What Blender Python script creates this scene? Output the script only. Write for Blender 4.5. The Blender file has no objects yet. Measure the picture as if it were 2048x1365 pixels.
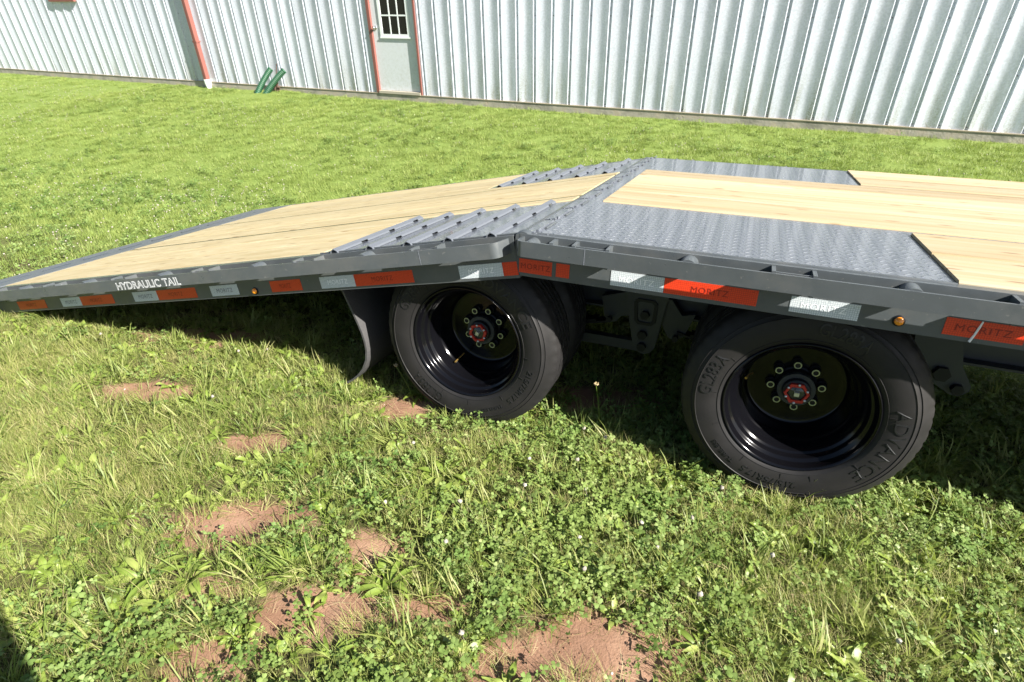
import bpy, bmesh, math, random
import numpy as np
from mathutils import Vector, Matrix, Euler

random.seed(7)
rng = np.random.default_rng(11)
S = bpy.context.scene
COL = S.collection
PI = math.pi

# ------------------------------------------------------------------ frames
# World: x along the barn wall, y towards the barn, z up.  The trailer stands on
# ground that falls away from the camera; its own frame ("T") is tilted by RT.
RT = Matrix(((0.999176901, -0.035659654, -0.019336756),
             (0.038105936, 0.988550026, 0.146002682),
             (0.013908946, -0.146619352, 0.989095196)))
RT4 = RT.to_4x4()
def t2w(p): return RT @ Vector(p)

# ------------------------------------------------------------------ camera
cam_data = bpy.data.cameras.new('camera')
cam = bpy.data.objects.new('camera', cam_data); COL.objects.link(cam)
fw = Vector((-0.331486515, 0.845780501, -0.418057454))
rt = Vector((0.926692064, 0.375055177, 0.023988168))
up = Vector((-0.177083337, 0.379458771, 0.908103812))
CT = Vector((0.932239, -1.871441, 1.348489))
mc = Matrix(((rt.x, up.x, -fw.x), (rt.y, up.y, -fw.y), (rt.z, up.z, -fw.z)))
cam.matrix_world = Matrix.Translation(RT @ CT) @ (RT @ mc).to_4x4()
cam_data.sensor_fit = 'HORIZONTAL'; cam_data.sensor_width = 36.0; cam_data.lens = 20.0
cam_data.clip_start = 0.05; cam_data.clip_end = 600
cam_data.dof.use_dof = True; cam_data.dof.focus_distance = 2.25; cam_data.dof.aperture_fstop = 9.0
S.camera = cam
CW = RT @ CT

# ------------------------------------------------------------------ sky, sun, exposure
LT = Vector((-2.75, 1.0, -1.9))
LW = (RT @ LT).normalized()
W = bpy.data.worlds.new('World'); S.world = W; W.use_nodes = True
wn = W.node_tree.nodes; wl = W.node_tree.links
bg = wn['Background']
sky = wn.new('ShaderNodeTexSky'); sky.sky_type = 'NISHITA'; sky.sun_disc = False
sky.sun_elevation = math.asin(-LW.z); sky.sun_rotation = math.atan2(-LW.x, -LW.y)
sky.air_density = 1.0; sky.dust_density = 1.0; sky.ozone_density = 1.0
wl.new(sky.outputs[0], bg.inputs[0]); bg.inputs[1].default_value = 0.05
sd = bpy.data.lights.new('sun', 'SUN'); sd.energy = 5.0; sd.angle = math.radians(0.53); sd.color = (1.0, 0.955, 0.88)
sun = bpy.data.objects.new('sun', sd); COL.objects.link(sun)
sun.rotation_mode = 'QUATERNION'; sun.rotation_quaternion = LW.to_track_quat('-Z', 'Y')
sun.location = (20, -5, 15)
S.view_settings.view_transform = 'Standard'; S.view_settings.look = 'None'
S.view_settings.gamma = 1.0; S.view_settings.use_curve_mapping = False
S.view_settings.exposure = 1.65
S.render.engine = 'CYCLES'
S.cycles.max_bounces = 5; S.cycles.diffuse_bounces = 3; S.cycles.glossy_bounces = 2; S.cycles.transmission_bounces = 2; S.cycles.transparent_max_bounces = 4

# ------------------------------------------------------------------ material helpers
def mat(name, base=(.5,.5,.5), rough=.5, metal=0.0, spec=0.5, coat=0.0):
    m = bpy.data.materials.new(name); m.use_nodes = True
    b = m.node_tree.nodes['Principled BSDF']
    b.inputs['Base Color'].default_value = (*base, 1)
    b.inputs['Roughness'].default_value = rough
    b.inputs['Metallic'].default_value = metal
    b.inputs['Specular IOR Level'].default_value = spec
    if coat: b.inputs['Coat Weight'].default_value = coat; b.inputs['Coat Roughness'].default_value = .08
    return m
class N:
    """small node helper"""
    def __init__(s, m):
        s.m = m; s.t = m.node_tree; s.b = s.t.nodes['Principled BSDF']; s.out = s.t.nodes['Material Output']
    def new(s, typ, **kw):
        n = s.t.nodes.new(typ)
        for k, v in kw.items(): setattr(n, k, v)
        return n
    def link(s, a, b): s.t.links.new(a, b)
    def coord(s, kind='Object', scale=(1,1,1), loc=(0,0,0)):
        c = s.new('ShaderNodeTexCoord'); mp = s.new('ShaderNodeMapping')
        mp.inputs['Scale'].default_value = scale; mp.inputs['Location'].default_value = loc
        s.link(c.outputs[kind], mp.inputs[0]); return mp.outputs[0]
    def pos(s, scale=(1,1,1)):
        g = s.new('ShaderNodeNewGeometry'); mp = s.new('ShaderNodeMapping'); mp.inputs['Scale'].default_value = scale
        s.link(g.outputs['Position'], mp.inputs[0]); return mp.outputs[0]
    def noise(s, vec, scale, detail=4, rough=.55, dist=0.0):
        n = s.new('ShaderNodeTexNoise'); n.inputs['Scale'].default_value = scale
        n.inputs['Detail'].default_value = detail; n.inputs['Roughness'].default_value = rough
        n.inputs['Distortion'].default_value = dist
        if vec is not None: s.link(vec, n.inputs['Vector'])
        return n.outputs[0]
    def ramp(s, fac, stops):
        r = s.new('ShaderNodeValToRGB'); e = r.color_ramp.elements
        while len(e) < len(stops): e.new(0.5)
        for el, (p, c) in zip(e, stops):
            el.position = p; el.color = (*c, 1) if len(c) == 3 else c
        s.link(fac, r.inputs[0]); return r.outputs[0]
    def mix(s, fac, a, b, mode='MIX'):
        n = s.new('ShaderNodeMix', data_type='RGBA', blend_type=mode)
        for sock, v in ((n.inputs[0], fac), (n.inputs[6], a), (n.inputs[7], b)):
            if hasattr(v, 'links') or hasattr(v, 'is_linked'): s.link(v, sock)
            elif isinstance(v, tuple): sock.default_value = (*v, 1)
            else: sock.default_value = v
        return n.outputs[2]
    def math(s, op, a, b=0.0, c=0.0, clamp=False):
        n = s.new('ShaderNodeMath', operation=op, use_clamp=clamp)
        for i, v in enumerate((a, b, c)):
            if hasattr(v, 'is_linked'): s.link(v, n.inputs[i])
            else: n.inputs[i].default_value = v
        return n.outputs[0]
    def bump(s, h, strength, dist=.01, prev=None):
        n = s.new('ShaderNodeBump'); n.inputs['Strength'].default_value = strength; n.inputs['Distance'].default_value = dist
        s.link(h, n.inputs['Height'])
        if prev is not None: s.link(prev, n.inputs['Normal'])
        return n.outputs[0]
    def rand(s):
        return s.new('ShaderNodeObjectInfo').outputs['Random']

MT = {}
def m_paint():
    m = mat('grey_enamel', (.095,.103,.112), .34, 0, .5, .25); n = N(m)
    v = n.coord('Object')
    f = n.noise(v, 9, 5); c = n.mix(f, (.054,.062,.067), (.078,.088,.094))
    d = n.noise(v, 60, 3); c = n.mix(n.math('MULTIPLY', n.math('GREATER_THAN', d, .70), .25), c, (.24,.23,.21))
    du = n.ramp(n.noise(v, 3.5, 6, .7), [(.48,(0,0,0)), (.75,(1,1,1))]); c = n.mix(n.math('MULTIPLY', du, .30), c, (.17,.155,.13))
    n.link(c, n.b.inputs['Base Color'])
    n.link(n.ramp(n.noise(v, 14, 4), [(.3,(.26,)*3), (.7,(.50,)*3)]), n.b.inputs['Roughness'])
    n.link(n.bump(n.noise(v, 26, 3), .10, .004), n.b.inputs['Normal'])
    return m
def m_plate():
    m = mat('grey_tread_plate', (.12,.13,.145), .30, 0, .8, .5); n = N(m)
    c = n.new('ShaderNodeTexCoord'); mp = n.new('ShaderNodeMapping')
    mp.inputs['Rotation'].default_value = (0,0,PI/4); mp.inputs['Scale'].default_value = (1/.030,)*3
    n.link(c.outputs['Object'], mp.inputs[0])
    sp = n.new('ShaderNodeSeparateXYZ'); n.link(mp.outputs[0], sp.inputs[0])
    u, v = sp.outputs[0], sp.outputs[1]
    a = n.math('SUBTRACT', n.math('FRACT', u), .5); b = n.math('SUBTRACT', n.math('FRACT', v), .5)
    par = n.math('MODULO', n.math('ABSOLUTE', n.math('ADD', n.math('FLOOR', u), n.math('FLOOR', v))), 2.0)
    a2 = n.math('MULTIPLY', a, a); b2 = n.math('MULTIPLY', b, b)
    e1 = n.math('ADD', n.math('MULTIPLY', a2, 4.6), n.math('MULTIPLY', b2, 52.))
    e2 = n.math('ADD', n.math('MULTIPLY', a2, 52.), n.math('MULTIPLY', b2, 4.6))
    e = n.math('ADD', n.math('MULTIPLY', e1, n.math('SUBTRACT', 1.0, par)), n.math('MULTIPLY', e2, par))
    h = n.math('SUBTRACT', 1.0, e, clamp=True)
    w = n.noise(n.coord('Object', (13,1.6,1)), 1.0, 3)
    nb = n.bump(w, .45, .010); n.link(n.bump(h, 1.0, .004, nb), n.b.inputs['Normal'])
    f = n.noise(n.coord('Object', (9,1.2,1)), 1.0, 4)
    col = n.mix(f, (.088,.097,.115), (.118,.129,.152)); col = n.mix(n.math('MULTIPLY', h, .6), col, (.22,.24,.275))
    n.link(col, n.b.inputs['Base Color'])
    n.link(n.ramp(n.noise(n.coord('Object', (12,1.5,1)), 1.0, 4), [(.35,(.25,)*3), (.65,(.38,)*3)]), n.b.inputs['Roughness'])
    return m
def m_wood(tail):
    m = mat('treated_pine_tail' if tail else 'treated_pine_deck', (.6,.45,.25), .62, 0, .25); n = N(m)
    oi = n.new('ShaderNodeObjectInfo'); c = n.new('ShaderNodeTexCoord')
    off = n.new('ShaderNodeCombineXYZ'); n.link(n.math('MULTIPLY', oi.outputs['Random'], 37.), off.inputs[0]); n.link(n.math('MULTIPLY', oi.outputs['Random'], 11.), off.inputs[1])
    va = n.new('ShaderNodeVectorMath', operation='ADD'); n.link(c.outputs['Object'], va.inputs[0]); n.link(off.outputs[0], va.inputs[1])
    def mp(sc):
        q = n.new('ShaderNodeMapping'); q.inputs['Scale'].default_value = sc; n.link(va.outputs[0], q.inputs[0]); return q.outputs[0]
    g = n.noise(mp((.7,16,16)), 1.0, 5, .6, .7)
    g2 = n.noise(mp((2.2,90,90)), 1.0, 3, .6, .2)
    if tail: st = [(.30,(.37,.30,.155)), (.5,(.48,.405,.235)), (.72,(.54,.475,.30))]
    else: st = [(.30,(.29,.215,.115)), (.48,(.40,.33,.21)), (.72,(.47,.41,.295))]
    col = n.ramp(g, st)
    col = n.mix(n.math('MULTIPLY', n.ramp(g2, [(.42,(1,1,1)), (.60,(0,0,0))]), .45), col, (.46,.33,.17))
    # knots
    vk = n.new('ShaderNodeTexVoronoi', voronoi_dimensions='2D'); vk.inputs['Scale'].default_value = 1.0; n.link(mp((2.0,7.5,.01)), vk.inputs['Vector'])
    k = n.ramp(vk.outputs['Distance'], [(.03,(1,1,1)), (.075,(0,0,0))])
    col = n.mix(n.math('MULTIPLY', k, .7), col, (.19,.105,.05))
    # thin dark grain checks
    ck = n.noise(mp((3.0,170,10)), 1.0, 2); ck = n.math('GREATER_THAN', ck, .715)
    col = n.mix(n.math('MULTIPLY', ck, .45), col, (.30,.20,.10))
    r = n.math('ADD', n.math('MULTIPLY', oi.outputs['Random'], .28), .80)
    hs = n.new('ShaderNodeHueSaturation'); n.link(col, hs.inputs['Color']); n.link(r, hs.inputs['Value'])
    n.link(hs.outputs[0], n.b.inputs['Base Color'])
    n.link(n.bump(g2, .25, .003), n.b.inputs['Normal'])
    return m
def m_rubber():
    m = mat('tyre_rubber', (.030,.030,.031), .6, 0, .22); n = N(m)
    v = n.coord('Object'); f = n.noise(v, 7, 5)
    c = n.mix(f, (.010,.010,.0115), (.024,.022,.0205)); n.link(c, n.b.inputs['Base Color'])
    n.link(n.ramp(n.noise(v, 18, 4), [(.3,(.44,)*3), (.7,(.66,)*3)]), n.b.inputs['Roughness'])
    n.link(n.bump(n.noise(v, 160, 2), .12, .001), n.b.inputs['Normal'])
    return m
def m_flap():
    m = mat('mud_flap_rubber', (.05,.05,.052), .6, 0, .5); n = N(m); v = n.coord('Object')
    f = n.noise(v, 190, 2); n.link(n.mix(f, (.035,.035,.037), (.085,.082,.08)), n.b.inputs['Base Color'])
    n.link(n.bump(f, .6, .003), n.b.inputs['Normal']); return m
def m_tape(name, col, col2):
    m = mat(name, col, .28, 0, .6); n = N(m)
    vo = n.new('ShaderNodeTexVoronoi', feature='DISTANCE_TO_EDGE'); vo.inputs['Scale'].default_value = 165; vo.inputs['Randomness'].default_value = .25
    n.link(n.coord('Object'), vo.inputs['Vector'])
    e = n.ramp(vo.outputs['Distance'], [(.05,(0,0,0)), (.12,(1,1,1))])
    n.link(n.mix(e, col2, col), n.b.inputs['Base Color']); return m
def m_galv():
    m = mat('galvanised_siding', (.70,.74,.78), .48, .12, .5); n = N(m)
    p = n.pos(); g = n.new('ShaderNodeSeparateXYZ'); n.link(p, g.inputs[0])
    f = n.noise(n.pos((1.4,1.4,1.0)), 2.0, 5); base = n.mix(f, (.60,.63,.735), (.755,.775,.855))
    sp = n.noise(p, 38, 4, .7); base = n.mix(n.math('MULTIPLY', n.ramp(sp, [(.40,(0,0,0)), (.60,(1,1,1))]), .42), base, (.40,.44,.47))
    # mould and splash-back towards the bottom of the sheets, in streaks
    low = n.new('ShaderNodeMapRange'); n.link(g.outputs[2], low.inputs[0]); low.inputs[1].default_value = -.2; low.inputs[2].default_value = .75; low.inputs[3].default_value = 1; low.inputs[4].default_value = 0
    st = n.noise(n.pos((9,9,1.1)), 1.0, 5); st = n.ramp(st, [(.46,(0,0,0)), (.68,(1,1,1))])
    fine = n.noise(p, 70, 3); fine = n.ramp(fine, [(.42,(0,0,0)), (.62,(1,1,1))])
    mk = n.math('MULTIPLY', n.math('MULTIPLY', n.math('POWER', low.outputs[0], 1.6), st), n.math('ADD', n.math('MULTIPLY', fine, .75), .35), clamp=True)
    base = n.mix(mk, base, (.27,.27,.18))
    hs = n.new('ShaderNodeHueSaturation'); n.link(base, hs.inputs['Color']); n.link(n.math('ADD', n.math('MULTIPLY', n.rand(), .16), .87), hs.inputs['Value']); n.link(hs.outputs[0], n.b.inputs['Base Color'])
    n.link(n.ramp(n.noise(p, 6, 4), [(.3,(.36,)*3), (.7,(.58,)*3)]), n.b.inputs['Roughness'])
    n.link(n.bump(n.noise(n.pos((1.2,1,.5)), 3.0, 3), .25, .02), n.b.inputs['Normal'])
    return m
def m_conc():
    m = mat('concrete', (.34,.31,.27), .85, 0, .2); n = N(m); p = n.pos((1,1,1))
    f = n.noise(p, 3.2, 6); n.link(n.ramp(f, [(.32,(.20,.19,.16)), (.52,(.36,.33,.28)), (.72,(.42,.33,.24))]), n.b.inputs['Base Color'])
    n.link(n.bump(n.noise(p, 30, 4), .5, .01), n.b.inputs['Normal']); return m
def m_soil():
    m = mat('red_soil', (.30,.16,.09), .95, 0, .15); n = N(m); p = n.pos()
    f = n.noise(p, 5, 6, .6); c = n.ramp(f, [(.28,(.165,.090,.056)), (.5,(.245,.142,.092)), (.75,(.33,.21,.142))])
    gr = n.noise(p, 170, 3); c = n.mix(n.math('MULTIPLY', n.ramp(gr, [(.5,(0,0,0)), (.7,(1,1,1))]), .5), c, (.17,.09,.05))
    # thatch colour away from the worn strip beside the trailer
    sp = n.new('ShaderNodeSeparateXYZ'); n.link(p, sp.inputs[0])
    ba = n.new('ShaderNodeAttribute', attribute_name='bare')
    bm_ = n.ramp(n.math('ADD', ba.outputs['Fac'], n.math('MULTIPLY', n.math('SUBTRACT', n.noise(p, 22, 4), .5), .7)), [(.12,(0,0,0)), (.42,(1,1,1))])
    c = n.mix(bm_, n.ramp(n.noise(p, 60, 4), [(.3,(.040,.040,.016)), (.55,(.085,.080,.032)), (.75,(.17,.13,.06))]), c)
    mr = n.new('ShaderNodeMapRange'); n.link(n.math('ADD', sp.outputs[1], n.math('MULTIPLY', n.noise(p, 1.3, 3), 1.0)), mr.inputs[0]); mr.inputs[1].default_value = .9; mr.inputs[2].default_value = 2.2
    th = n.ramp(n.noise(p, 40, 4), [(.3,(.10,.155,.030)), (.7,(.19,.235,.06))])
    c = n.mix(mr.outputs[0], c, th); n.link(c, n.b.inputs['Base Color'])
    b1 = n.bump(n.noise(p, 90, 4, .6), .35, .006); n.link(n.bump(gr, .6, .003, b1), n.b.inputs['Normal']); return m
def leafmat(name, stops, trans=.35, rough=.5, patch=None, spec=.35):
    m = mat(name, stops[0][1], rough, 0, spec); n = N(m)
    at = n.new('ShaderNodeAttribute', attribute_name='tint')
    oi = n.rand()
    f = n.math('ADD', n.math('MULTIPLY', at.outputs['Fac'], .55), n.math('MULTIPLY', oi, .45))
    c = n.ramp(f, stops)
    if patch:
        pf = n.ramp(n.noise(n.pos(), patch[0], 3), [(.42,(0,0,0)), (.64,(1,1,1))])
        c = n.mix(n.math('MULTIPLY', pf, patch[2]), c, patch[1])
    n.link(c, n.b.inputs['Base Color'])
    tr = n.new('ShaderNodeBsdfTranslucent'); n.link(n.mix(.5, c, (.30,.40,.05)), tr.inputs[0])
    ms = n.new('ShaderNodeMixShader'); ms.inputs[0].default_value = trans
    n.link(n.b.outputs[0], ms.inputs[1]); n.link(tr.outputs[0], ms.inputs[2]); n.link(ms.outputs[0], n.out.inputs[0])
    return m

MT['paint'] = m_paint(); MT['plate'] = m_plate(); MT['wood'] = m_wood(False); MT['woodt'] = m_wood(True)
MT['rubber'] = m_rubber(); MT['flap'] = m_flap()
MT['white_tape'] = m_tape('white_reflective_tape', (.60,.635,.66), (.28,.325,.355))
MT['red_tape'] = m_tape('red_reflective_tape', (.66,.045,.012), (.40,.022,.008))
MT['galv'] = m_galv(); MT['conc'] = m_conc(); MT['soil'] = m_soil()
MT['rim'] = mat('gloss_black_wheel_paint', (.003,.003,.004), .15, 0, .20, .14)
MT['black'] = mat('black_steel', (.007,.007,.008), .45, 0, .3)
MT['dark'] = mat('dark_chassis_paint', (.028,.030,.033), .45)
MT['zinc'] = mat('yellow_zinc', (.52,.55,.34), .35, .55)
MT['stud'] = mat('bare_stud', (.62,.62,.60), .3, .7)
MT['redcap'] = mat('red_plastic_ring', (.42,.02,.018), .35)
MT['cap'] = mat('smoked_hub_window', (.03,.035,.028), .12, 0, .6)
MT['brass'] = mat('brass', (.50,.33,.10), .35, .9)
MT['amber'] = mat('amber_lens', (.80,.26,.015), .15, 0, .6, .5)
MT['white'] = mat('white_lettering', (.80,.80,.80), .5)
MT['greyletter'] = mat('grey_lettering', (.13,.14,.16), .5)
MT['paleletter'] = mat('pale_lettering', (.85,.86,.87), .35)
MT['redletter'] = mat('red_lettering', (.23,.012,.005), .4)
MT['redtrim'] = mat('red_painted_trim', (.215,.078,.062), .55)
MT['pvc'] = mat('white_plastic', (.74,.77,.76), .4)
MT['door'] = mat('grey_steel_door', (.56,.585,.61), .5); 
_n = N(MT['door']); _p = _n.pos(); _g = _n.new('ShaderNodeSeparateXYZ'); _n.link(_p, _g.inputs[0])
_f = _n.ramp(_n.noise(_p, 24, 5, .7), [(.45,(0,0,0)), (.7,(1,1,1))])
_lo = _n.new('ShaderNodeMapRange'); _n.link(_g.outputs[2], _lo.inputs[0]); _lo.inputs[1].default_value = -.2; _lo.inputs[2].default_value = .9; _lo.inputs[3].default_value = .5; _lo.inputs[4].default_value = .12
_n.link(_n.mix(_n.math('MULTIPLY', _f, _lo.outputs[0]), (.57,.595,.62), (.36,.37,.30)), _n.b.inputs['Base Color'])
MT['glass'] = mat('dark_window_glass', (.012,.014,.014), .06, 0, .7)
MT['chrome'] = mat('brushed_knob', (.6,.6,.6), .22, .95)
MT['greenpipe'] = mat('green_corrugated_plastic', (.022,.095,.045), .5)
MT['rust'] = mat('rusty_steel', (.10,.06,.045), .8)
MT['olive'] = mat('olive_groove_filler', (.115,.105,.045), .85)
MT['cleat'] = mat('dull_grey_cleat', (.105,.115,.132), .46, 0, .5)
MT['letter'] = mat('moulded_rubber', (.007,.007,.008), .5)
MT['roof'] = mat('roof_sheet', (.45,.46,.47), .5, .3)
MT['grass'] = leafmat('grass_blades', [(.0,(.090,.140,.026)), (.45,(.175,.235,.052)), (.75,(.280,.310,.095)), (1.0,(.43,.40,.20))], .38, .5, (1.6,(.29,.29,.09),.45))
MT['lawn'] = leafmat('lawn_grass', [(.0,(.118,.180,.034)), (.5,(.205,.272,.062)), (.85,(.300,.345,.105)), (1.0,(.41,.40,.19))], .35, .55, (.7,(.29,.34,.085),.35))
MT['clover'] = leafmat('clover_leaves', [(.0,(.055,.110,.022)), (.5,(.125,.200,.048)), (.85,(.225,.300,.100)), (1.0,(.34,.38,.17))], .26, .58, (2.2,(.21,.26,.065),.45), .22)
MT['weed'] = leafmat('broad_weed_leaf', [(.0,(.125,.185,.028)), (.5,(.195,.265,.048)), (1.0,(.31,.35,.10))], .30, .42)
MT['drygrass'] = leafmat('dry_fine_grass', [(.0,(.125,.180,.032)), (.35,(.23,.265,.060)), (.65,(.36,.335,.13)), (1.0,(.50,.43,.23))], .3, .6)
MT['straw'] = leafmat('dry_straw', [(.0,(.30,.22,.11)), (.5,(.43,.345,.19)), (1.0,(.56,.48,.30))], .15, .7)
MT['flower'] = leafmat('clover_blossom', [(.0,(.26,.225,.18)), (1.0,(.47,.44,.37))], .15, .7)
MT['crumb'] = mat('soil_crumb', (.19,.10,.063), .95, 0, .1)
MT['stone'] = mat('pale_pebble', (.58,.54,.48), .8)

# ------------------------------------------------------------------ mesh helpers
class MB:
    def __init__(s): s.v = []; s.f = []
    def add(s, vs, fs):
        o = len(s.v); s.v += [tuple(p) for p in vs]; s.f += [tuple(i + o for i in f) for f in fs]; return s
    def box(s, x0, x1, y0, y1, z0, z1):
        return s.add([(x0,y0,z0),(x1,y0,z0),(x1,y1,z0),(x0,y1,z0),(x0,y0,z1),(x1,y0,z1),(x1,y1,z1),(x0,y1,z1)],
                     [(0,3,2,1),(4,5,6,7),(0,1,5,4),(1,2,6,5),(2,3,7,6),(3,0,4,7)])
    def prism(s, poly, axis, a0, a1):
        """poly: 2-D outline; axis 0 -> (y,z) swept in x, 1 -> (x,z) in y, 2 -> (x,y) in z"""
        def P(q, a):
            return (a,q[0],q[1]) if axis == 0 else (q[0],a,q[1]) if axis == 1 else (q[0],q[1],a)
        n = len(poly)
        vs = [P(q,a0) for q in poly] + [P(q,a1) for q in poly]
        fs = [tuple(range(n-1,-1,-1)), tuple(range(n,2*n))] + [(i,(i+1)%n,(i+1)%n+n,i+n) for i in range(n)]
        return s.add(vs, fs)
    def lathe(s, prof, n=64, closed=False, mod=None):
        """prof: (r, y) pairs, revolved about the y axis"""
        vs = []; k = len(prof)
        for i in range(n):
            a = 2*PI*i/n
            for j, (r, y) in enumerate(prof):
                q = r + (mod(i, j) if mod else 0)
                vs.append((q*math.cos(a), y, q*math.sin(a)))
        fs = []
        for i in range(n):
            i2 = (i+1) % n
            for j in range(k if closed else k-1):
                j2 = (j+1) % k
                fs.append((i*k+j, i*k+j2, i2*k+j2, i2*k+j))
        return s.add(vs, fs)
    def tube(s, pts, rad, n=10, cap=True):
        pts = [Vector(p) for p in pts]; rings = []
        rads = rad if isinstance(rad, (list, tuple)) else [rad]*len(pts)
        for i, p in enumerate(pts):
            d = (pts[min(i+1,len(pts)-1)] - pts[max(i-1,0)]).normalized()
            a = d.cross(Vector((0,0,1)));
            if a.length < .05: a = d.cross(Vector((1,0,0)))
            a.normalize(); b = d.cross(a)
            rings.append([p + (a*math.cos(2*PI*k/n) + b*math.sin(2*PI*k/n))*rads[i] for k in range(n)])
        vs = [q for r in rings for q in r]; fs = []
        for i in range(len(pts)-1):
            for k in range(n):
                fs.append((i*n+k, i*n+(k+1)%n, (i+1)*n+(k+1)%n, (i+1)*n+k))
        if cap: fs += [tuple(range(n-1,-1,-1)), tuple(range((len(pts)-1)*n, len(pts)*n))]
        return s.add(vs, fs)
    def map(s, fn): s.v = [tuple(fn(p)) for p in s.v]; return s
    def mesh(s, name, m, smooth=False):
        me = bpy.data.meshes.new(name); me.from_pydata(s.v, [], s.f)
        bm = bmesh.new(); bm.from_mesh(me); bmesh.ops.recalc_face_normals(bm, faces=bm.faces[:]); bm.to_mesh(me); bm.free()
        if m is not None: me.materials.append(m)
        if smooth:
            me.polygons.foreach_set('use_smooth', [True]*len(me.polygons))
            try: me.set_sharp_from_angle(angle=math.radians(smooth if smooth is not True else 40))
            except Exception: pass
        return me
    def obj(s, name, m, parent=None, smooth=False, loc=None):
        o = bpy.data.objects.new(name, s.mesh(name, m, smooth)); COL.objects.link(o)
        if parent is not None: o.parent = parent
        if loc is not None: o.location = loc
        return o
def inst(name, me, parent=None, loc=(0,0,0), rot=None):
    o = bpy.data.objects.new(name, me); COL.objects.link(o); o.location = loc
    if rot is not None: o.rotation_euler = rot
    if parent is not None: o.parent = parent
    return o
def empty(name, parent=None, loc=(0,0,0), rot=None):
    o = bpy.data.objects.new(name, None); COL.objects.link(o); o.location = loc; o.empty_display_size = .1
    if rot is not None: o.rotation_euler = rot
    if parent is not None: o.parent = parent
    return o
def tag(o, label=None, cat=None, group=None, kind=None):
    if label: o['label'] = label
    if cat: o['category'] = cat
    if group: o['group'] = group
    if kind: o['kind'] = kind
    return o
def text_mb(txt, size, extrude=0.0, offset=0.0, shear=0.0, spacing=1.0, bold=False):
    cu = bpy.data.curves.new('txt', 'FONT'); cu.body = txt; cu.size = size; cu.extrude = extrude; cu.offset = offset
    cu.shear = shear; cu.space_character = spacing; cu.resolution_u = 3
    ob = bpy.data.objects.new('txt', cu); me = bpy.data.meshes.new_from_object(ob)
    mb = MB(); mb.v = [tuple(v.co) for v in me.vertices]; mb.f = [tuple(p.vertices) for p in me.polygons]
    bpy.data.objects.remove(ob); bpy.data.curves.remove(cu); bpy.data.meshes.remove(me)
    return mb
def fit_text(mb, x0, x1, z0, z1):
    a = np.array(mb.v); lo = a.min(0); hi = a.max(0)
    def f(p): return (x0 + (p[0]-lo[0])/(hi[0]-lo[0])*(x1-x0), p[2], z0 + (p[1]-lo[1])/(hi[1]-lo[1])*(z1-z0))
    return mb.map(f)          # x, out, z
def cbox(y0, y1, z0, z1, c):
    """cross-section (y,z) with chamfered top edges"""
    return [(y0,z0),(y1,z0),(y1,z1-c),(y1-c,z1),(y0+c,z1),(y0,z1-c)]

# ------------------------------------------------------------------ ground
def sstep(a, b, x):
    t = np.clip((x-a)/(b-a), 0, 1); return t*t*(3-2*t)
_ph = rng.uniform(0, 6.28, 24); _kx = rng.normal(0, 1, 24); _ky = rng.normal(0, 1, 24)
def lownoise(x, y, freq):
    s = 0
    for i in range(8):
        s = s + np.sin((_kx[i]*x + _ky[i]*y)*freq*(1+.35*i) + _ph[i])/(1+.35*i)
    return s/4.0
def ground_z(x, y):
    x = np.asarray(x, float); y = np.asarray(y, float)
    xc = np.clip(x, -5, 5); yc = np.clip(y, -4.0, 2.7)
    z = .01955*xc - .14761*yc
    t = sstep(2.3, 6.6, y)
    z = z*(1-t) + (-.322)*t
    near = np.exp(-((x-.6)/3.2)**4 - ((y+.1)/1.4)**4)
    z = z + .010*lownoise(x, y, 2.2)*(1-.3*near) + .006*lownoise(x+3, y-2, 7.0)
    # low mounds of dirt against the wall
    z = z + .07*np.exp(-((x+10.55)/.30)**2 - ((y-7.75)/.25)**2) + .06*np.exp(-((x+8.2)/.5)**2 - ((y-7.65)/.25)**2)
    return z
# where bare soil and dry patches lie (trailer-frame plan position and half axes)
SOIL = [(-.41,-.86,.20,.11),(-.70,-.49,.13,.08),(.06,-1.03,.17,.09),(.80,-.85,.21,.12),(-1.46,-.38,.22,.08),(-.29,-.02,.13,.09),(-1.93,.11,.20,.09),(.05,-.78,.10,.08),(.32,-.92,.10,.07),(-.28,-1.09,.07,.05),
        (.5,.42,.28,.12),(-1.55,.22,.18,.10),(-.1,-1.25,.10,.07),(.62,-.98,.12,.10)]
DRY = [(-1.07,-.80,.45,.28),(.16,-.22,.22,.14),(1.24,-.14,.22,.10),(.61,-.91,.08,.08),(-1.7,-.9,.5,.4),(-2.3,-.55,.5,.3),(-.42,-.13,.12,.10),(.70,.02,.14,.09),(1.4,-.45,.3,.15)]
SOIL = [(a, b, c*1.02, d*1.02) for a, b, c, d in SOIL]
def fieldsum(L, x, y, soft=1.0):
    s = np.zeros_like(x)
    for cx, cy, a, b in L:
        wob = np.clip(1 + .40*lownoise(x*1.0+cx, y+cy, 9.0) + .45*lownoise(x-cy, y+cx*2, 23.0), .2, 3)
        c_, s_ = math.cos(.42), math.sin(.42); dx, dy = (x-cx)*c_+(y-cy)*s_, -(x-cx)*s_+(y-cy)*c_
        s = np.maximum(s, np.exp(-(((dx/a)**2 + (dy/b)**2)*wob)**1.6*soft))
    return s
def axis_pts(lo, hi, n0, n1, step, far):
    a = list(np.arange(n0, n1+1e-6, step)); q = step; x = n0
    L = []
    while x > lo:
        q = min(q*1.25, far); x -= q; L.append(x)
    R = []; x = n1; q = step
    while x < hi:
        q = min(q*1.25, far); x += q; R.append(x)
    return np.array(L[::-1] + a + R)
gx = axis_pts(-120, 120, -3.6, 3.2, .035, 12); gy = axis_pts(-80, 140, -1.9, 1.6, .035, 12)
GX, GY = np.meshgrid(gx, gy, indexing='ij'); GZ = ground_z(GX, GY)
fineg = np.exp(-((GX+.2)/2.6)**6 - ((GY+.3)/1.5)**6)
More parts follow.
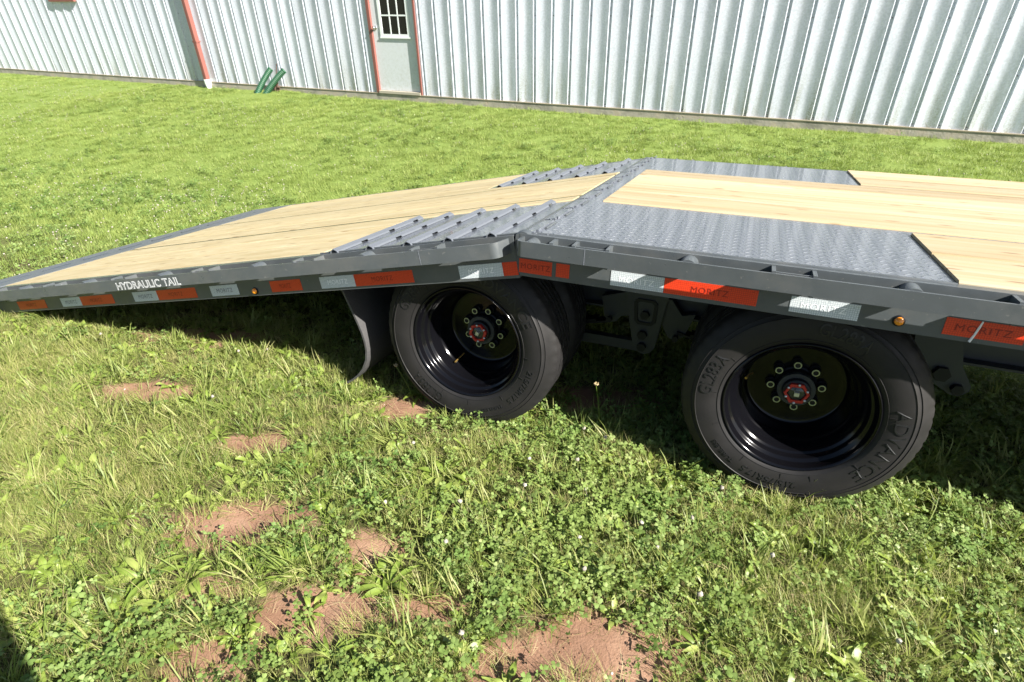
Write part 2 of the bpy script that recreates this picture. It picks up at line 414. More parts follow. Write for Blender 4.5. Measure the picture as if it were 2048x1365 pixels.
GZ = GZ + fineg*(.004*np.sin(GX*61+3*np.sin(GY*23))*np.sin(GY*53+2*np.sin(GX*19)) + rng.normal(0, .0022, GZ.shape))
nx, ny = GX.shape
gv = np.stack([GX, GY, GZ], -1).reshape(-1, 3)
ii = np.arange(nx*ny).reshape(nx, ny)
gf = np.stack([ii[:-1,:-1], ii[1:,:-1], ii[1:,1:], ii[:-1,1:]], -1).reshape(-1, 4)
gme = bpy.data.meshes.new('ground'); gme.from_pydata(gv.tolist(), [], gf.tolist()); gme.materials.append(MT['soil'])
gme.polygons.foreach_set('use_smooth', [True]*len(gme.polygons))
gT = gv @ np.array(RT)
gb = fieldsum(SOIL, gT[:,0], gT[:,1])
_at = gme.attributes.new('bare', 'FLOAT', 'POINT'); _at.data.foreach_set('value', gb)
ground = bpy.data.objects.new('ground', gme); COL.objects.link(ground)
tag(ground, 'reddish brown soil of the yard showing between grass and clover', 'ground', kind='structure')

# ------------------------------------------------------------------ barn
WY = 7.832; ZB = -.200; PER = .3035; X0 = -3.224
barn = empty('metal_barn', None, (0, 0, 0))
tag(barn, 'long galvanised ribbed metal barn with white door and red trim behind the lawn', 'barn')
# one sheet module: groove (left flank, floor, right flank) then a slightly dished pan
prof = [(0,0),(.013,.020),(.038,.020),(.050,.002)]
for k in range(1, 11):
    t = k/10.; prof.append((.050 + (PER-.050)*t, .002*(1-t) + .0185*(1-math.sqrt((2*t-.95)**2+.035)+.02)))
def panel_mesh(s0, s1, z0, z1):
    pts = []
    for (a, da), (b, db) in zip(prof[:-1], prof[1:]):
        for (s, d) in ((a, da), (b, db)):
            pass
    def dep(s):
        for (a, da), (b, db) in zip(prof[:-1], prof[1:]):
            if a <= s <= b: return da + (db-da)*(s-a)/(b-a) if b > a else da
        return 0
    ss = sorted(set([s0, s1] + [p[0] for p in prof if s0 < p[0] < s1]))
    mb = MB(); n = len(ss)
    vs = [(s, dep(s), z0) for s in ss] + [(s, dep(s), z1) for s in ss] + [(s, dep(s)+.003, z0) for s in ss] + [(s, dep(s)+.003, z1) for s in ss]
    fs = [(i, i+1, n+i+1, n+i) for i in range(n-1)] + [(2*n+i, 3*n+i, 3*n+i+1, 2*n+i+1) for i in range(n-1)]
    fs += [(i, 2*n+i, 2*n+i+1, i+1) for i in range(n-1)] + [(n+i, n+i+1, 3*n+i+1, 3*n+i) for i in range(n-1)]
    mb.add(vs, fs); return mb.mesh('wall_panel', MT['galv'], 25)
ZT = 4.3
full = panel_mesh(0, PER, ZB, ZT); head = panel_mesh(0, PER, 2.02, ZT)
DL, DR = -6.068, -5.088
i0 = int(math.floor((-24 - X0)/PER)); i1 = int(math.ceil((9 - X0)/PER))
for i in range(i0, i1):
    xa = X0 + i*PER; xb = xa + PER
    if xb <= DL or xa >= DR: inst('wall_panel', full, barn, (xa, WY, 0)); continue
    inst('wall_panel', head, barn, (xa, WY, 0))
    if xa < DL: inst('wall_panel', panel_mesh(0, DL-xa, ZB, 2.02), barn, (xa, WY, 0))
    if xb > DR: inst('wall_panel', panel_mesh(DR-xa, PER, ZB, 2.02), barn, (xa, WY, 0))
# rows of fastener heads in the grooves
scr = MB()
for i in range(i0, i1):
    xs = X0 + i*PER + .026
    if DL-.05 < xs < DR+.02: continue
    for zs in (-.165, .46, 1.07):
        scr.prism([(xs+.006*math.cos(q*PI/3), zs+.006*math.sin(q*PI/3)) for q in range(6)], 1, WY+.012, WY+.0195)
so = scr.obj('fastener_heads', MT['rust'], barn); so['kind'] = 'stuff'
XL, XR = X0+i0*PER, X0+i1*PER
MB().box(XL, XR, WY-.012, WY+.30, -1.2, ZB-.012).obj('foundation', MT['conc'], barn)
MB().box(XL, XR, WY-.020, WY+.03, ZB-.012, ZB-.001).obj('base_trim', mat('weathered_base_trim', (.30,.26,.19), .8), barn)
MB().box(XL, XR, WY+.03, WY+.10, ZB, ZT).map(lambda p: p).obj('wall_lining', MT['dark'], barn) if False else None
MB().box(XL, DL-.001, WY+.032, WY+.10, ZB, ZT).obj('wall_frame', MT['dark'], barn)
MB().box(DR+.001, XR, WY+.032, WY+.10, ZB, ZT).obj('wall_frame', MT['dark'], barn)
MB().box(DL, DR, WY+.032, WY+.10, 2.02, ZT).obj('wall_frame', MT['dark'], barn)
MB().box(XL, XL+.1, WY+.101, WY+12, -1.0, ZT).obj('end_wall', MT['galv'], barn)
MB().box(XR-.1, XR, WY+.101, WY+12, -1.0, ZT).obj('end_wall', MT['galv'], barn)
MB().add([(XL-.2,WY-.22,ZT-.02),(XR+.2,WY-.22,ZT-.02),(XR+.2,WY+6.3,ZT+2.0),(XL-.2,WY+6.3,ZT+2.0),(XR+.2,WY+12.6,ZT-.02),(XL-.2,WY+12.6,ZT-.02),
          (XL-.2,WY-.22,ZT+.04),(XR+.2,WY-.22,ZT+.04),(XR+.2,WY+6.3,ZT+2.06),(XL-.2,WY+6.3,ZT+2.06),(XR+.2,WY+12.6,ZT+.04),(XL-.2,WY+12.6,ZT+.04)],
         [(0,1,2,3),(3,2,4,5),(6,9,8,7),(9,11,10,8),(0,6,7,1),(5,4,10,11),(0,3,9,6),(3,5,11,9),(1,7,8,2),(2,8,10,4)]).obj('roof', MT['roof'], barn)
# door
door = MB().box(-6.012, -5.118, WY+.030, WY+.070, ZB+.045, 1.975).obj('door', MT['door'], barn)
for (a, b) in ((DL-.004, -6.014), (-5.116, DR+.004)):
    MB().prism([(a, WY-.016), (b, WY-.016), (b, WY+.09), (a, WY+.09)], 2, ZB-.005, 2.02).obj('door_frame', MT['redtrim'], barn)
MB().box(-6.014, -5.116, WY-.016, WY+.09, 1.98, 2.019).obj('door_frame', MT['redtrim'], barn)
MB().box(-6.012, -5.118, WY-.03, WY+.09, ZB-.004, ZB+.040).obj('door_sill', mat('worn_door_sill', (.40,.36,.29), .8), barn)
wx0, wx1, wz0, wz1 = -5.855, -5.232, .715, 1.80
pr = MB()
pr.box(wx0, wx1, WY+.016, WY+.0295, wz0, wz0+.055).box(wx0, wx1, WY+.016, WY+.0295, wz1-.055, wz1)
pr.box(wx0, wx0+.055, WY+.016, WY+.0295, wz0+.055, wz1-.055).box(wx1-.055, wx1, WY+.016, WY+.0295, wz0+.055, wz1-.055)
pr.box(wx0-.012, wx1+.012, WY+.010, WY+.0155, wz0-.012, wz0+.012)
pr.obj('window_frame', MT['pvc'], door)
gx0, gx1, gz0, gz1 = wx0+.055, wx1-.055, wz0+.055, wz1-.055
cw_ = (gx1-gx0)/3; rh_ = (gz1-gz0)/3.4
for k in (1, 2): MB().box(gx0+k*cw_-.011, gx0+k*cw_+.011, WY+.019, WY+.0288, gz0, gz1).obj('glazing_bar', MT['pvc'], door)
for k in (1, 2, 3): MB().box(gx0, gx1, WY+.0185, WY+.0285, gz0+k*rh_-.011, gz0+k*rh_+.011).obj('glazing_bar', MT['pvc'], door)
for a in range(3):
    for b in range(4):
        z0 = gz0+b*rh_; z1 = min(gz1, gz0+(b+1)*rh_)
        MB().box(gx0+a*cw_, gx0+(a+1)*cw_, WY+.0245, WY+.0292, z0, z1).obj('pane', MT['glass'], door)
kn = MB().lathe([(0,-.075),(.018,-.074),(.027,-.060),(.027,-.048),(.015,-.036),(.012,-.012),(.030,-.010),(.032,0),(0,0)], 20)
kn.obj('door_knob', MT['chrome'], door, 50, (-5.951, WY+.030, .866))
# high window with red trim (only its sill reaches into view)
wob = MB().box(-14.80, -13.91, WY-.045, WY+.012, 1.285, 1.36).box(-14.78, -14.71, WY-.04, WY+.012, 1.36, 2.30).box(-14.00, -13.93, WY-.04, WY+.012, 1.36, 2.30).box(-14.80, -13.91, WY-.045, WY+.012, 2.30, 2.37).obj('window', MT['redtrim'], barn)
MB().box(-14.71, -14.00, WY-.02, WY-.012, 1.36, 2.30).obj('pane', MT['glass'], wob)
# red downspout with white boot
ds = MB()
ds.prism([(-10.462,WY-.100),(-10.455,WY-.107),(-10.382,WY-.107),(-10.375,WY-.100),(-10.375,WY-.018),(-10.462,WY-.018)], 2, -.155, 4.2)
dso = ds.obj('downspout', MT['redtrim'], barn)
bt = MB().tube([(-10.418,WY-.062,-.40), (-10.418,WY-.062,-.30), (-10.418,WY-.062,-.23), (-10.418,WY-.062,-.150)], [.050,.052,.068,.070], 16)
bt.obj('drain_boot', MT['pvc'], dso, 50)
for z in (.55, 1.9): MB().box(-10.475, -10.362, WY-.110, WY-.002, z, z+.03).obj('strap', MT['redtrim'], dso)
# green corrugated drain pipes leaning by the wall
def corrugated(p0, p1, rad):
    p0 = Vector(p0); p1 = Vector(p1); L = (p1-p0).length; n = int(L/.0085); pts = []; rr = []
    for i in range(n+1):
        t = i/n; pts.append(p0.lerp(p1, t) + Vector((0, 0, .03*math.sin(PI*t)))); rr.append(rad*(1.0 if (i//2) % 2 else .80))
    mb = MB().tube(pts, rr, 18, False)
    pts2 = pts; rr2 = [r*.84 for r in rr]
    mb.tube(pts2, rr2, 18, False); return mb
for (a, b, lab) in (((-8.77,7.40,-.40), (-8.47,7.70,.135), 'left green corrugated drain pipe sticking out of the dirt at the barn wall'),
                    ((-8.58,7.40,-.40), (-8.13,7.69,.115), 'right green corrugated drain pipe sticking out of the dirt at the barn wall')):
    t = empty('drain_pipe', None, a); mb = corrugated((0,0,0), Vector(b)-Vector(a), .060)
    mb.obj('pipe_wall', MT['greenpipe'], t, 60); tag(t, lab, 'pipe', 'green drain pipes')
st = empty('metal_stake', None, (-8.42, 7.66, -.36))
MB().tube([(-.02,-.02,-.05),(.06,.02,.30),(.10,.04,.52),(.125,.04,.585),(.14,.03,.575)], .009, 8).obj('rod', MT['rust'], st, 60)
cl = MB()
for k in range(7): cl.tube([(.02+.02*k*.5, -.04+.01*k, .12+.05*math.sin(k*2.1)), (.05+.012*k, -.03+.015*(k%3), .22+.05*math.cos(k*1.7))], .016, 7)
cl.obj('wire_tangle', MT['rust'], st)
tag(st, 'thin rusty metal rod with a wire tangle between the two green drain pipes', 'stake')

# ------------------------------------------------------------------ trailer
TR = empty('flatbed_trailer'); TR.matrix_world = RT4
tag(TR, 'dark grey flatbed trailer with wood deck, lowered tail and twin black wheels', 'trailer')
YC, YR, DZ = -.087, -.155, .874
YF = 2.363                         # far channel face
XE = 4.3                           # front end of what is built
TA = math.radians(12.05); HX, HZ = .235, .866
ex = Vector((math.cos(TA), 0, math.sin(TA))); en = Vector((-math.sin(TA), 0, math.cos(TA)))
def tp(p):
    """tail frame (x', y, z') -> trailer frame"""
    x, y, z = p
    q = Vector((HX, y, HZ)) + ex*x + en*(z + .006*(-x)*(y-YC)); return q
def channel(x0, x1, yf, sgn, z0, z1):
    t = .007; w = .055
    poly = [(yf,z0),(yf,z1),(yf+sgn*w,z1),(yf+sgn*w,z1-t),(yf+sgn*t,z1-t),(yf+sgn*t,z0+t),(yf+sgn*w,z0+t),(yf+sgn*w,z0)]
    return MB().prism(poly, 0, x0, x1)
channel(.252, XE, YC, 1, .724, .8725).obj('side_channel', MT['paint'], TR)
channel(.252, XE, YF, -1, .724, .8725).obj('side_channel', MT['paint'], TR)
# rub rails
def rail_main():
    mb = MB(); pts = [(.262,YC+.001),(.262,-.132)]
    for k in range(6):
        a = PI - k*PI/10; pts.append((.285+.023*math.cos(a), -.132-.023*math.sin(a)))
    pts.append((XE,-.155)); n = len(pts)
    # offset inward by bar thickness
    inn = [(.270,YC+.001),(.270,-.132)] + [(.285+.015*math.cos(PI-k*PI/10), -.132-.015*math.sin(PI-k*PI/10)) for k in range(6)] + [(XE,-.147)]
    return mb.prism(pts + inn[::-1], 2, .813, .865)
rail_main().obj('rub_rail', MT['paint'], TR, 35)
MB().box(.26, XE, YF+.060, YF+.068, .813, .865).obj('rub_rail', MT['paint'], TR)
def rail_tail():
    pts = [(-3.74,-.155),(-.075,-.155)] + [(-.075+.035*math.sin(k*PI/12), -.120-.035*math.cos(k*PI/12)) for k in range(1, 6)] + [(-.028,YC+.001)]
    inn = [(-3.74,-.147),(-.075,-.147)] + [(-.075+.027*math.sin(k*PI/12), -.120-.027*math.cos(k*PI/12)) for k in range(1, 6)] + [(-.038,YC+.001)]
    return MB().prism(pts + inn[::-1], 2, -.062, -.009).map(tp)
rail_tail().obj('rub_rail', MT['paint'], TR, 35)
MB().box(-3.6, -.05, YF+.060, YF+.068, -.062, -.009).map(tp).obj('rub_rail', MT['paint'], TR)
# stake pockets and pipe spools between channel and rail
def pocket(x0, x1, ya, yb, z0, z1):
    t = .011
    return MB().box(x0, x0+t, ya, yb, z0, z1).box(x1-t, x1, ya, yb, z0, z1).box(x0+t, x1-t, ya+.014, ya+.021, z0, z1-.006)
for (a, b) in ((.452,.574),(1.046,1.165),(1.625,1.745),(2.21,2.33),(2.80,2.92),(3.39,3.51)):
    pocket(a, b, -.1465, YC-.0005, .806, .8705).obj('stake_pocket', MT['paint'], TR)
    pocket(a, b, YF+.0005, YF+.0595, .806, .8705).obj('stake_pocket', MT['paint'], TR)
for c in (-.34,-.905,-1.505,-2.085,-2.665,-3.245):
    pocket(c-.06, c+.06, -.1465, YC-.0005, -.066, -.003).map(tp).obj('stake_pocket', MT['paint'], TR)
    pocket(c-.06, c+.06, YF+.0005, YF+.0595, -.066, -.003).map(tp).obj('stake_pocket', MT['paint'], TR)
spool_me = MB().lathe([(.021,0),(.021,.059),(.028,.059),(.028,0)], 24, True).mesh('pipe_spool', MT['paint'], 40)
for x in (.815,1.400,1.98,2.57,3.15): inst('pipe_spool', spool_me, TR, (x, -.1465, .843))
for x in (-.62,-1.19,-1.79,-2.37,-2.95): inst('pipe_spool', spool_me, TR, tp((x, -.1465, -.030)), (0, -TA, 0))
MB().lathe([(.016,0),(.016,.059),(.024,.059),(.024,0)], 24, True).obj('pipe_spool', MT['paint'], TR, 40, (.305, -.1465, .842))
MB().box(.376,.389,-.1465,YC-.0005,.818,.8695).obj('rail_bracket', MT['paint'], TR)
# tail channels
def tchan(yf, sg):
    mb = channel(-3.74, -.010, yf, sg, -.152, -.0015)
    return mb.map(tp)
tchan(YC, 1).obj('tail_channel', MT['paint'], TR); tchan(YF, -1).obj('tail_channel', MT['paint'], TR)
MB().prism([(.236,.716),(.2515,.716),(.2515,.872),(.236,.866)], 1, YC+.001, YF-.001).obj('hinge_beam', MT['paint'], TR)
MB().lathe([(0,0),(.030,0),(.034,.006),(.034,.03),(0,.03)], 24).obj('hinge_lug', MT['paint'], TR, 40, (.262, YC+.004, .848))
# hinge leaves: main side flat, tail side sloping, with slots between the knuckles
MB().box(.299, .3685, -.062, 2.34, .866, .8742).obj('hinge_leaf', MT['plate'], TR)
yk = -.06
while yk < 2.30:
    MB().box(.002, .058, yk, min(yk+.205, 2.33), -.008, -.0004).map(tp).obj('hinge_leaf', MT['plate'], TR)
    MB().box(.0585, .0685, yk+.02, min(yk+.19, 2.33), -.006, .0015).map(tp).obj('hinge_knuckle', MT['plate'], TR)
    MB().tube([(.312, yk+.07, .8760), (.312, yk+.175, .8760)], .0042, 8).obj('weld_bar', MT['paint'], TR)
    yk += .232
MB().box(-.0, .07, -.06, 2.33, -.05, -.012).map(tp).obj('hinge_tube', MT['dark'], TR)
MB().tube([(.30,-.0575,.8725),(1.2,-.0575,.8730),(1.512,-.0575,.8725)], .0042, 6).obj('weld_bead', MT['paint'], TR)
MB().tube([(-.88,-.064,.0),(-.45,-.064,.0005),(-.004,-.064,.0)], .0036, 6).map(tp).obj('weld_bead', MT['paint'], TR)
MB().box(.497,.4995,YR-.0006,YR+.0002,.8135,.8645).obj('rail_seam', MT['greyletter'], TR)
MB().box(-.357,-.3545,YR-.0006,YR+.0002,-.0615,-.0095).map(tp).obj('rail_seam', MT['greyletter'], TR)
# deck plates and strips
MB().box(.369, 1.512, -.057, .598, .866, .8735).obj('deck_plate', MT['plate'], TR)
MB().box(.369, 1.503, 1.700, 2.335, .866, .8735).obj('deck_plate', MT['plate'], TR)
MB().box(1.5125, XE, -.060, .600, .858, .8655).obj('deck_strip', MT['paint'], TR)
MB().box(1.5035, XE, 1.698, 2.335, .858, .8655).obj('deck_strip', MT['paint'], TR)
MB().box(1.5125, XE, .546, .598, .8656, .8735).obj('deck_strip', MT['plate'], TR)
MB().box(1.5035, XE, 1.700, 1.728, .8656, .8735).obj('deck_strip', MT['plate'], TR)
MB().box(.30, XE, .602, 1.696, .80, .832).obj('deck_bed', MT['dark'], TR)
wz = .0
def board(x0, x1, y0, y1, z1, th=.038, c=.006, mt='wood', fn=None):
    mb = MB().prism(cbox(y0, y1, z1-th, z1, c), 0, x0, x1)
    if fn: mb.map(fn)
    return mb.obj('deck_board', MT[mt], TR)
for k, (a, b) in enumerate(((.605,.902),(.911,1.187),(1.196,1.470),(1.479,1.693))): board(.3705, XE, a, b, .8785 + .0008*(k % 2))
board(1.516, XE, -.054, .244, .882, .018); board(1.5165, XE, .246, .543, .8828, .018)
board(1.507, XE, 1.731, 2.03, .882, .018); board(1.5075, XE, 2.032, 2.332, .8828, .018)
# tail boards
TX = -3.27
def tb(x0, x1, y0, y1, z=.0): return board(x0, x1, y0, y1, z, .036, .004, 'woodt', tp)
for (a, b) in ((-.052,.205),(.207,.462),(.464,.718)): tb(TX, -.883, a, b, random.uniform(-.001,.001))
for (a, b) in ((.758,.990),(.992,1.222),(1.224,1.450)): tb(TX, -.003, a, b, random.uniform(.001,.003))
tb(-.8825, -.003, .612, .718, .002); tb(-.8825, -.003, 1.490, 1.585, .002)
for (a, b) in ((1.490,1.77),(1.772,2.05),(2.052,2.335)): tb(TX, -.883, a, b, random.uniform(-.001,.001))
for (a, b) in ((.7185,.7575),(1.4505,1.4895)):
    MB().box(TX, -.003, a, b, -.012, -.0005).map(tp).obj('dark_groove_filler', MT['olive'], TR)  # added flush filler; its dark colour stands in for the open groove
MB().box(TX, -.003, .60, 1.62, -.060, -.040).map(tp).obj('tail_bed', mat('green_tinged_joist', (.10,.105,.055), .8), TR)
# tail tread plates + cleats
for (y0, y1) in ((-.075,.605), (1.610,2.335)):
    MB().box(-.882, -.003, y0+.012, y1, -.012, -.002).map(tp).obj('tail_plate', MT['plate'], TR)
    for k, xc in enumerate((-.100,-.275,-.452,-.628,-.803)):
        h = .016; w = .021; t = .0028; mb = MB()
        # full upper angle; both feet have gaps between the stitch welds
        mb.prism([(xc,h),(xc+w*.80,h*.34),(xc+w*.66,h*.34),(xc,h-t*1.5)], 1, y0, y1)
        mb.prism([(xc,h),(xc,h-t*1.5),(xc-w*.50,h*.40),(xc-w*.62,h*.40)], 1, y0, y1)
        yy = y0
        while yy < y1-.02:
            ye = min(yy+.165, y1)
            mb.prism([(xc-w*.62,h*.40),(xc-w*.50,h*.40),(xc-w+t*1.35,-.0015),(xc-w,-.0015)], 1, yy, ye)
            mb.prism([(xc+w*.80,h*.34),(xc+w*.66,h*.34),(xc+w-t*1.35,-.0015),(xc+w,-.0015)], 1, yy, ye)
            yy = ye+.045
        mb.map(tp).obj('traction_cleat', MT['cleat'], TR)
# end plate of the tail, bent down to the ground
ep = MB().prism([(-3.271,.0012),(-3.271,-.010),(-3.73,-.010),(-3.80,-.030),(-3.80,-.020),(-3.73,.0012)], 1, -.080, 2.345).map(tp)
ep.obj('end_plate', MT['cleat'], TR)
for k in range(9): MB().prism([(-3.51,.001),(-3.495,.006),(-3.48,.001)], 1, .02+.26*k, .19+.26*k).map(tp).obj('end_plate_bar', MT['paint'], TR)
# reflective tape with lettering
def tape(kind, x0, x1, z0, z1, fn=None, txt=True, tf=(.22,.78), lm=None):
    y = YC-.0008
    mb = MB().box(x0, x1, y-.0006, YC+.0002, z0, z1)
    if fn: mb.map(fn)
    o = mb.obj('reflective_tape', MT[kind+'_tape'], TR); o['label'] = kind + ' reflective tape'
    if txt:
        w = x1-x0; h = z1-z0
        t = fit_text(text_mb('MORITZ', .05, 0, 0.0, 0, 1.12), x0+w*tf[0], x0+w*tf[1], z0+h*.30, z0+h*.70)
        t.map(lambda p: (p[0], y-.0012, p[2]))
        if fn: t.map(fn)
        t.obj('tape_lettering', lm or MT['paleletter'], o)
    return o
tz0, tz1 = -.141, -.092
for (k, a, b, l) in (('red',-3.155,-2.880,'redletter'),('white',-2.732,-2.556,'greyletter'),('red',-2.555,-2.278,'redletter'),('white',-2.115,-1.933,'greyletter'),('red',-1.932,-1.656,'redletter'),
                  ('white',-1.556,-1.381,'greyletter'),('red',-1.182,-1.008,'redletter'),('white',-.903,-.726,'paleletter'),('red',-.725,-.447,'redletter'),('white',-.246,-.070,'paleletter')):
    tape(k, a, b, tz0, tz1, tp, True, (.22,.80) if k == 'white' else (.30,.66), MT[l])
tape('red', -.069, -.013, tz0, tz1, tp, False)
tape('red', .2525, .372, .737, .787, None, True, (.06,.95), MT['redletter']); tape('red', .387, .434, .739, .787, None, False)
tape('white', .576, .748, .738, .788, None, True, (.16,.82)); tape('red', .749, 1.027, .738, .788, None, True, (.30,.70), MT['redletter'])
tape('white', 1.118, 1.300, .738, .787, None, True, (.16,.82)); tape('red', 1.507, 1.69, .738, .788, None, True, (.14,.84), MT['redletter'])
tape('white', 1.84, 2.02, .738, .788); tape('red', 2.021, 2.30, .738, .788, None, True, (.30,.70), MT['redletter'])
MB().tube([(1.588,YC-.003,.789),(1.584,YC-.003,.768),(1.580,YC-.003,.748),(1.574,YC-.003,.727)], [.0022,.0030,.0028,.0036], 8).obj('paint_drip', MT['white'], TR)
# amber marker lamps
def lamp(x, z, fn=None):
    c = fn((x, YC, z)) if fn else Vector((x, YC, z))
    o = MB().lathe([(0,-.004),(.0125,-.004),(.0165,-.002),(.0165,.0),(0,.0)], 24).obj('marker_lamp', MT['black'], TR, 40, c)
    MB().lathe([(0,-.016),(.005,-.0155),(.009,-.013),(.0118,-.008),(.0120,-.0042),(0,-.0042)], 24).obj('amber_lens', MT['amber'], o, 60)
lamp(1.400, .757); lamp(-1.28, -.129, tp)
# outlined lettering on the tail rail
t = fit_text(text_mb('HYDRAULIC TAIL', .05, 0, .0012), -2.098, -1.640, -.0585, -.0215).map(lambda p: tp((p[0], YR-.0008, p[2])))
t.obj('rail_lettering', MT['white'], TR)
t = fit_text(text_mb('HYDRAULIC TAIL', .05, 0, -.0012), -2.0945, -1.6435, -.0555, -.0245).map(lambda p: tp((p[0], YR-.0014, p[2])))
t.obj('rail_lettering_inside', MT['paint'], TR)

# ---- wheels
def tyre_mesh():
    half = [(.230,.016),(.236,.004),(.2405,-.0035),(.250,-.0085),(.2535,-.0105),(.2545,-.0085),(.272,-.0135),(.300,-.0165),(.326,-.0135),(.3275,-.0155),(.3300,-.0135),(.3315,-.0115),(.3405,-.0075),(.342,-.0095),(.3445,-.0070),(.3555,.0010),(.366,.0090),(.3725,.0150),(.3775,.0200),(.3800,.0280)]
    tread = []
    for g in (.058,.092,.118,.152):
        tread += [(.3828,g-.006),(.3835,g-.0045),(.3745,g-.003),(.3745,g+.003),(.3835,g+.0045),(.3828,g+.006)]
    oth = [(r, .210-y) for r, y in half[::-1]]
    prof = half + tread + oth; n = 216
    k0 = len(half)
    def mod(i, j):
        if j in (k0-1, k0-2, k0-3) or j in (k0+len(tread), k0+len(tread)+1, k0+len(tread)+2): return -.0030 if i % 4 == 0 else 0
        if k0 <= j < k0+len(tread) and (j-k0) % 6 in (0,1,4,5): return -.0028 if (i*7 + j) % 6 == 0 else 0
        return 0
    return MB().lathe(prof, n, True, mod).mesh('tyre', MT['rubber'], 35)
rim_prof = [(.236,.018),(.2385,.006),(.2400,-.002),(.2385,-.0065),(.2350,-.0085),(.2310,-.0070),(.2275,-.001),(.2250,.006),(.2225,.018),(.2190,.0225),(.2130,.0260),(.2085,.0330),(.2060,.044),(.2040,.0480),(.1985,.0520),(.1945,.0600),(.1900,.078),(.1850,.098),(.1835,.1035),(.1800,.1060),(.1775,.116),(.1730,.145),(.1690,.172),(.1665,.186),(.1635,.1925),(.1585,.1950),(.150,.1962),(.12,.1965),(.062,.1968),(0,.197)]
def wheel_parts():
    d = {}
    d['tyre'] = tyre_mesh()
    d['rim'] = MB().lathe(rim_prof, 128).mesh('rim', MT['rim'], 50)
    d['hub'] = MB().lathe([(.070,.195),(.070,.186),(.064,.182),(.061,.150),(.057,.146),(.052,.144),(.047,.140),(.045,.124),(.040,.121),(0,.121)], 48).mesh('hub', MT['black'], 40)
    hx = MB()
    o6 = [(.041*math.cos(k*PI/3+.1), .041*math.sin(k*PI/3+.1)) for k in range(6)]; i6 = [(.0325*math.cos(k*PI/3+.1), .029*math.sin(k*PI/3+.1)) for k in range(6)]
    vs = [(x,y,z) for y in (.108,.120) for (x,z) in o6] + [(x,y,z) for y in (.108,.120) for (x,z) in i6]
    fs = []
    for k in range(6):
        k2 = (k+1) % 6
        fs += [(k,k2,6+k2,6+k), (12+k,18+k,18+k2,12+k2), (k,12+k,12+k2,k2), (6+k,6+k2,18+k2,18+k)]
    hx.add(vs, fs); d['oil_cap_ring'] = hx.mesh('oil_cap_ring', MT['redcap'])
    d['oil_cap_window'] = MB().lathe([(0,.111),(.024,.112),(.0285,.116),(.0285,.1205),(0,.1205)], 32).mesh('oil_cap_window', MT['cap'], 40)
    d['fill_plug'] = MB().box(-.008,.008,.101,.1115,-.007,.007).mesh('fill_plug', MT['stud'])
    d['bolt'] = MB().lathe([(0,-.006),(.003,-.0055),(.0048,-.003),(.005,0),(0,0)], 10).mesh('bolt', MT['stud'], 50)
    nut = MB().prism([(.0155*math.cos(k*PI/3), .0155*math.sin(k*PI/3)) for k in range(6)], 1, .168, .1925)
    nut.lathe([(.0185,.1925),(.0185,.187),(.0150,.184)], 20); d['lug_nut'] = nut.mesh('lug_nut', MT['black'])
    d['nut_ring'] = MB().lathe([(.0092,.1675),(.0092,.1655),(.0122,.1655),(.0132,.1675)], 24, True).mesh('nut_ring', MT['zinc'], 40)
    d['valve_stem'] = MB().tube([(-.150,.150,.03),(-.165,.115,.035),(-.172,.085,.036)], [.0035,.0032,.0045], 8).mesh('valve_stem', MT['brass'])
    return d
WP = wheel_parts()
def ring_text(txt, r0, r1, amid, span, y, ex_):
    """raised lettering set around the sidewall, tops outward, reading clockwise"""
    mb = text_mb(txt, .05, .0013, ex_)
    a = np.array(mb.v); lo = a.min(0); hi = a.max(0)
    def f(p):
        s = (p[0]-lo[0])/(hi[0]-lo[0]); h = (p[1]-lo[1])/(hi[1]-lo[1])
        an = amid + span*(.5-s); r = r0 + (r1-r0)*h
        return (r*math.cos(an), y(r)-p[2]-.0006, r*math.sin(an))
    return mb.map(f)
def side_y(r):
    return float(np.interp(r, [.25,.272,.300,.326,.3405], [-.0085,-.0135,-.0165,-.0135,-.0075]))
def make_text():
    d = math.radians; out = []
    for args in (('GL283A', .275, .317, d(165), d(31), 0.0), ('ADVANCE', .274, .316, d(-15), d(58), 0.0),
                 ('215/75R17.5', .282, .305, d(-98), d(36), 0.0), ('TUBELESS', .290, .304, d(-133), d(20), 0.0),
                 ('GL283A', .275, .317, d(75), d(31), 0.0)):
        out.append(ring_text(args[0], args[1], args[2], args[3], args[4], side_y, args[5]).mesh('tyre_lettering', MT['letter']))
    return out
TXT = make_text()
def make_marks():
    mb = MB()
    for a in (148, 178, 8, -38, -70, -90, -120, 205, 60):
        a = math.radians(a); mb.add([(r*math.cos(a+e), side_y(r)-h, r*math.sin(a+e)) for h in (0,.0016) for r in (.258,.276) for e in (-.004,.004)], [(4,5,7,6),(0,4,6,2),(1,3,7,5),(0,1,5,4),(2,6,7,3)])
    return mb.mesh('sidewall_marks', MT['rubber'])
MARKS = make_marks()
def wheel(x, y, ang, flip=False, outer=True):
    w = empty('wheel', TR, (x, y, .375), (0, -ang, PI if flip else 0))
    for k in ('tyre', 'rim'): inst(k, WP[k], w)
    if outer:
        
        for q in TXT: inst('tyre_lettering', q, w)
        o = inst('sidewall_marks', MARKS, w); o['kind'] = 'stuff'
        for k in ('hub', 'oil_cap_ring', 'oil_cap_window', 'fill_plug', 'valve_stem'): inst(k, WP[k], w)
        for k in range(8):
            a = math.radians(97-45*k) + .0; p = (.0825*math.cos(a), 0, .0825*math.sin(a))
            inst('lug_nut', WP['lug_nut'], w, p); inst('nut_ring', WP['nut_ring'], w, p)
        for k in range(6):
            a = math.radians(112-60*k); inst('bolt', WP['bolt'], w, (.053*math.cos(a), .146, .053*math.sin(a)))
            a = a + .6; inst('bolt', WP['bolt'], w, (.0355*math.cos(a), .108, .0355*math.sin(a)))
    return w
XW = 1.227
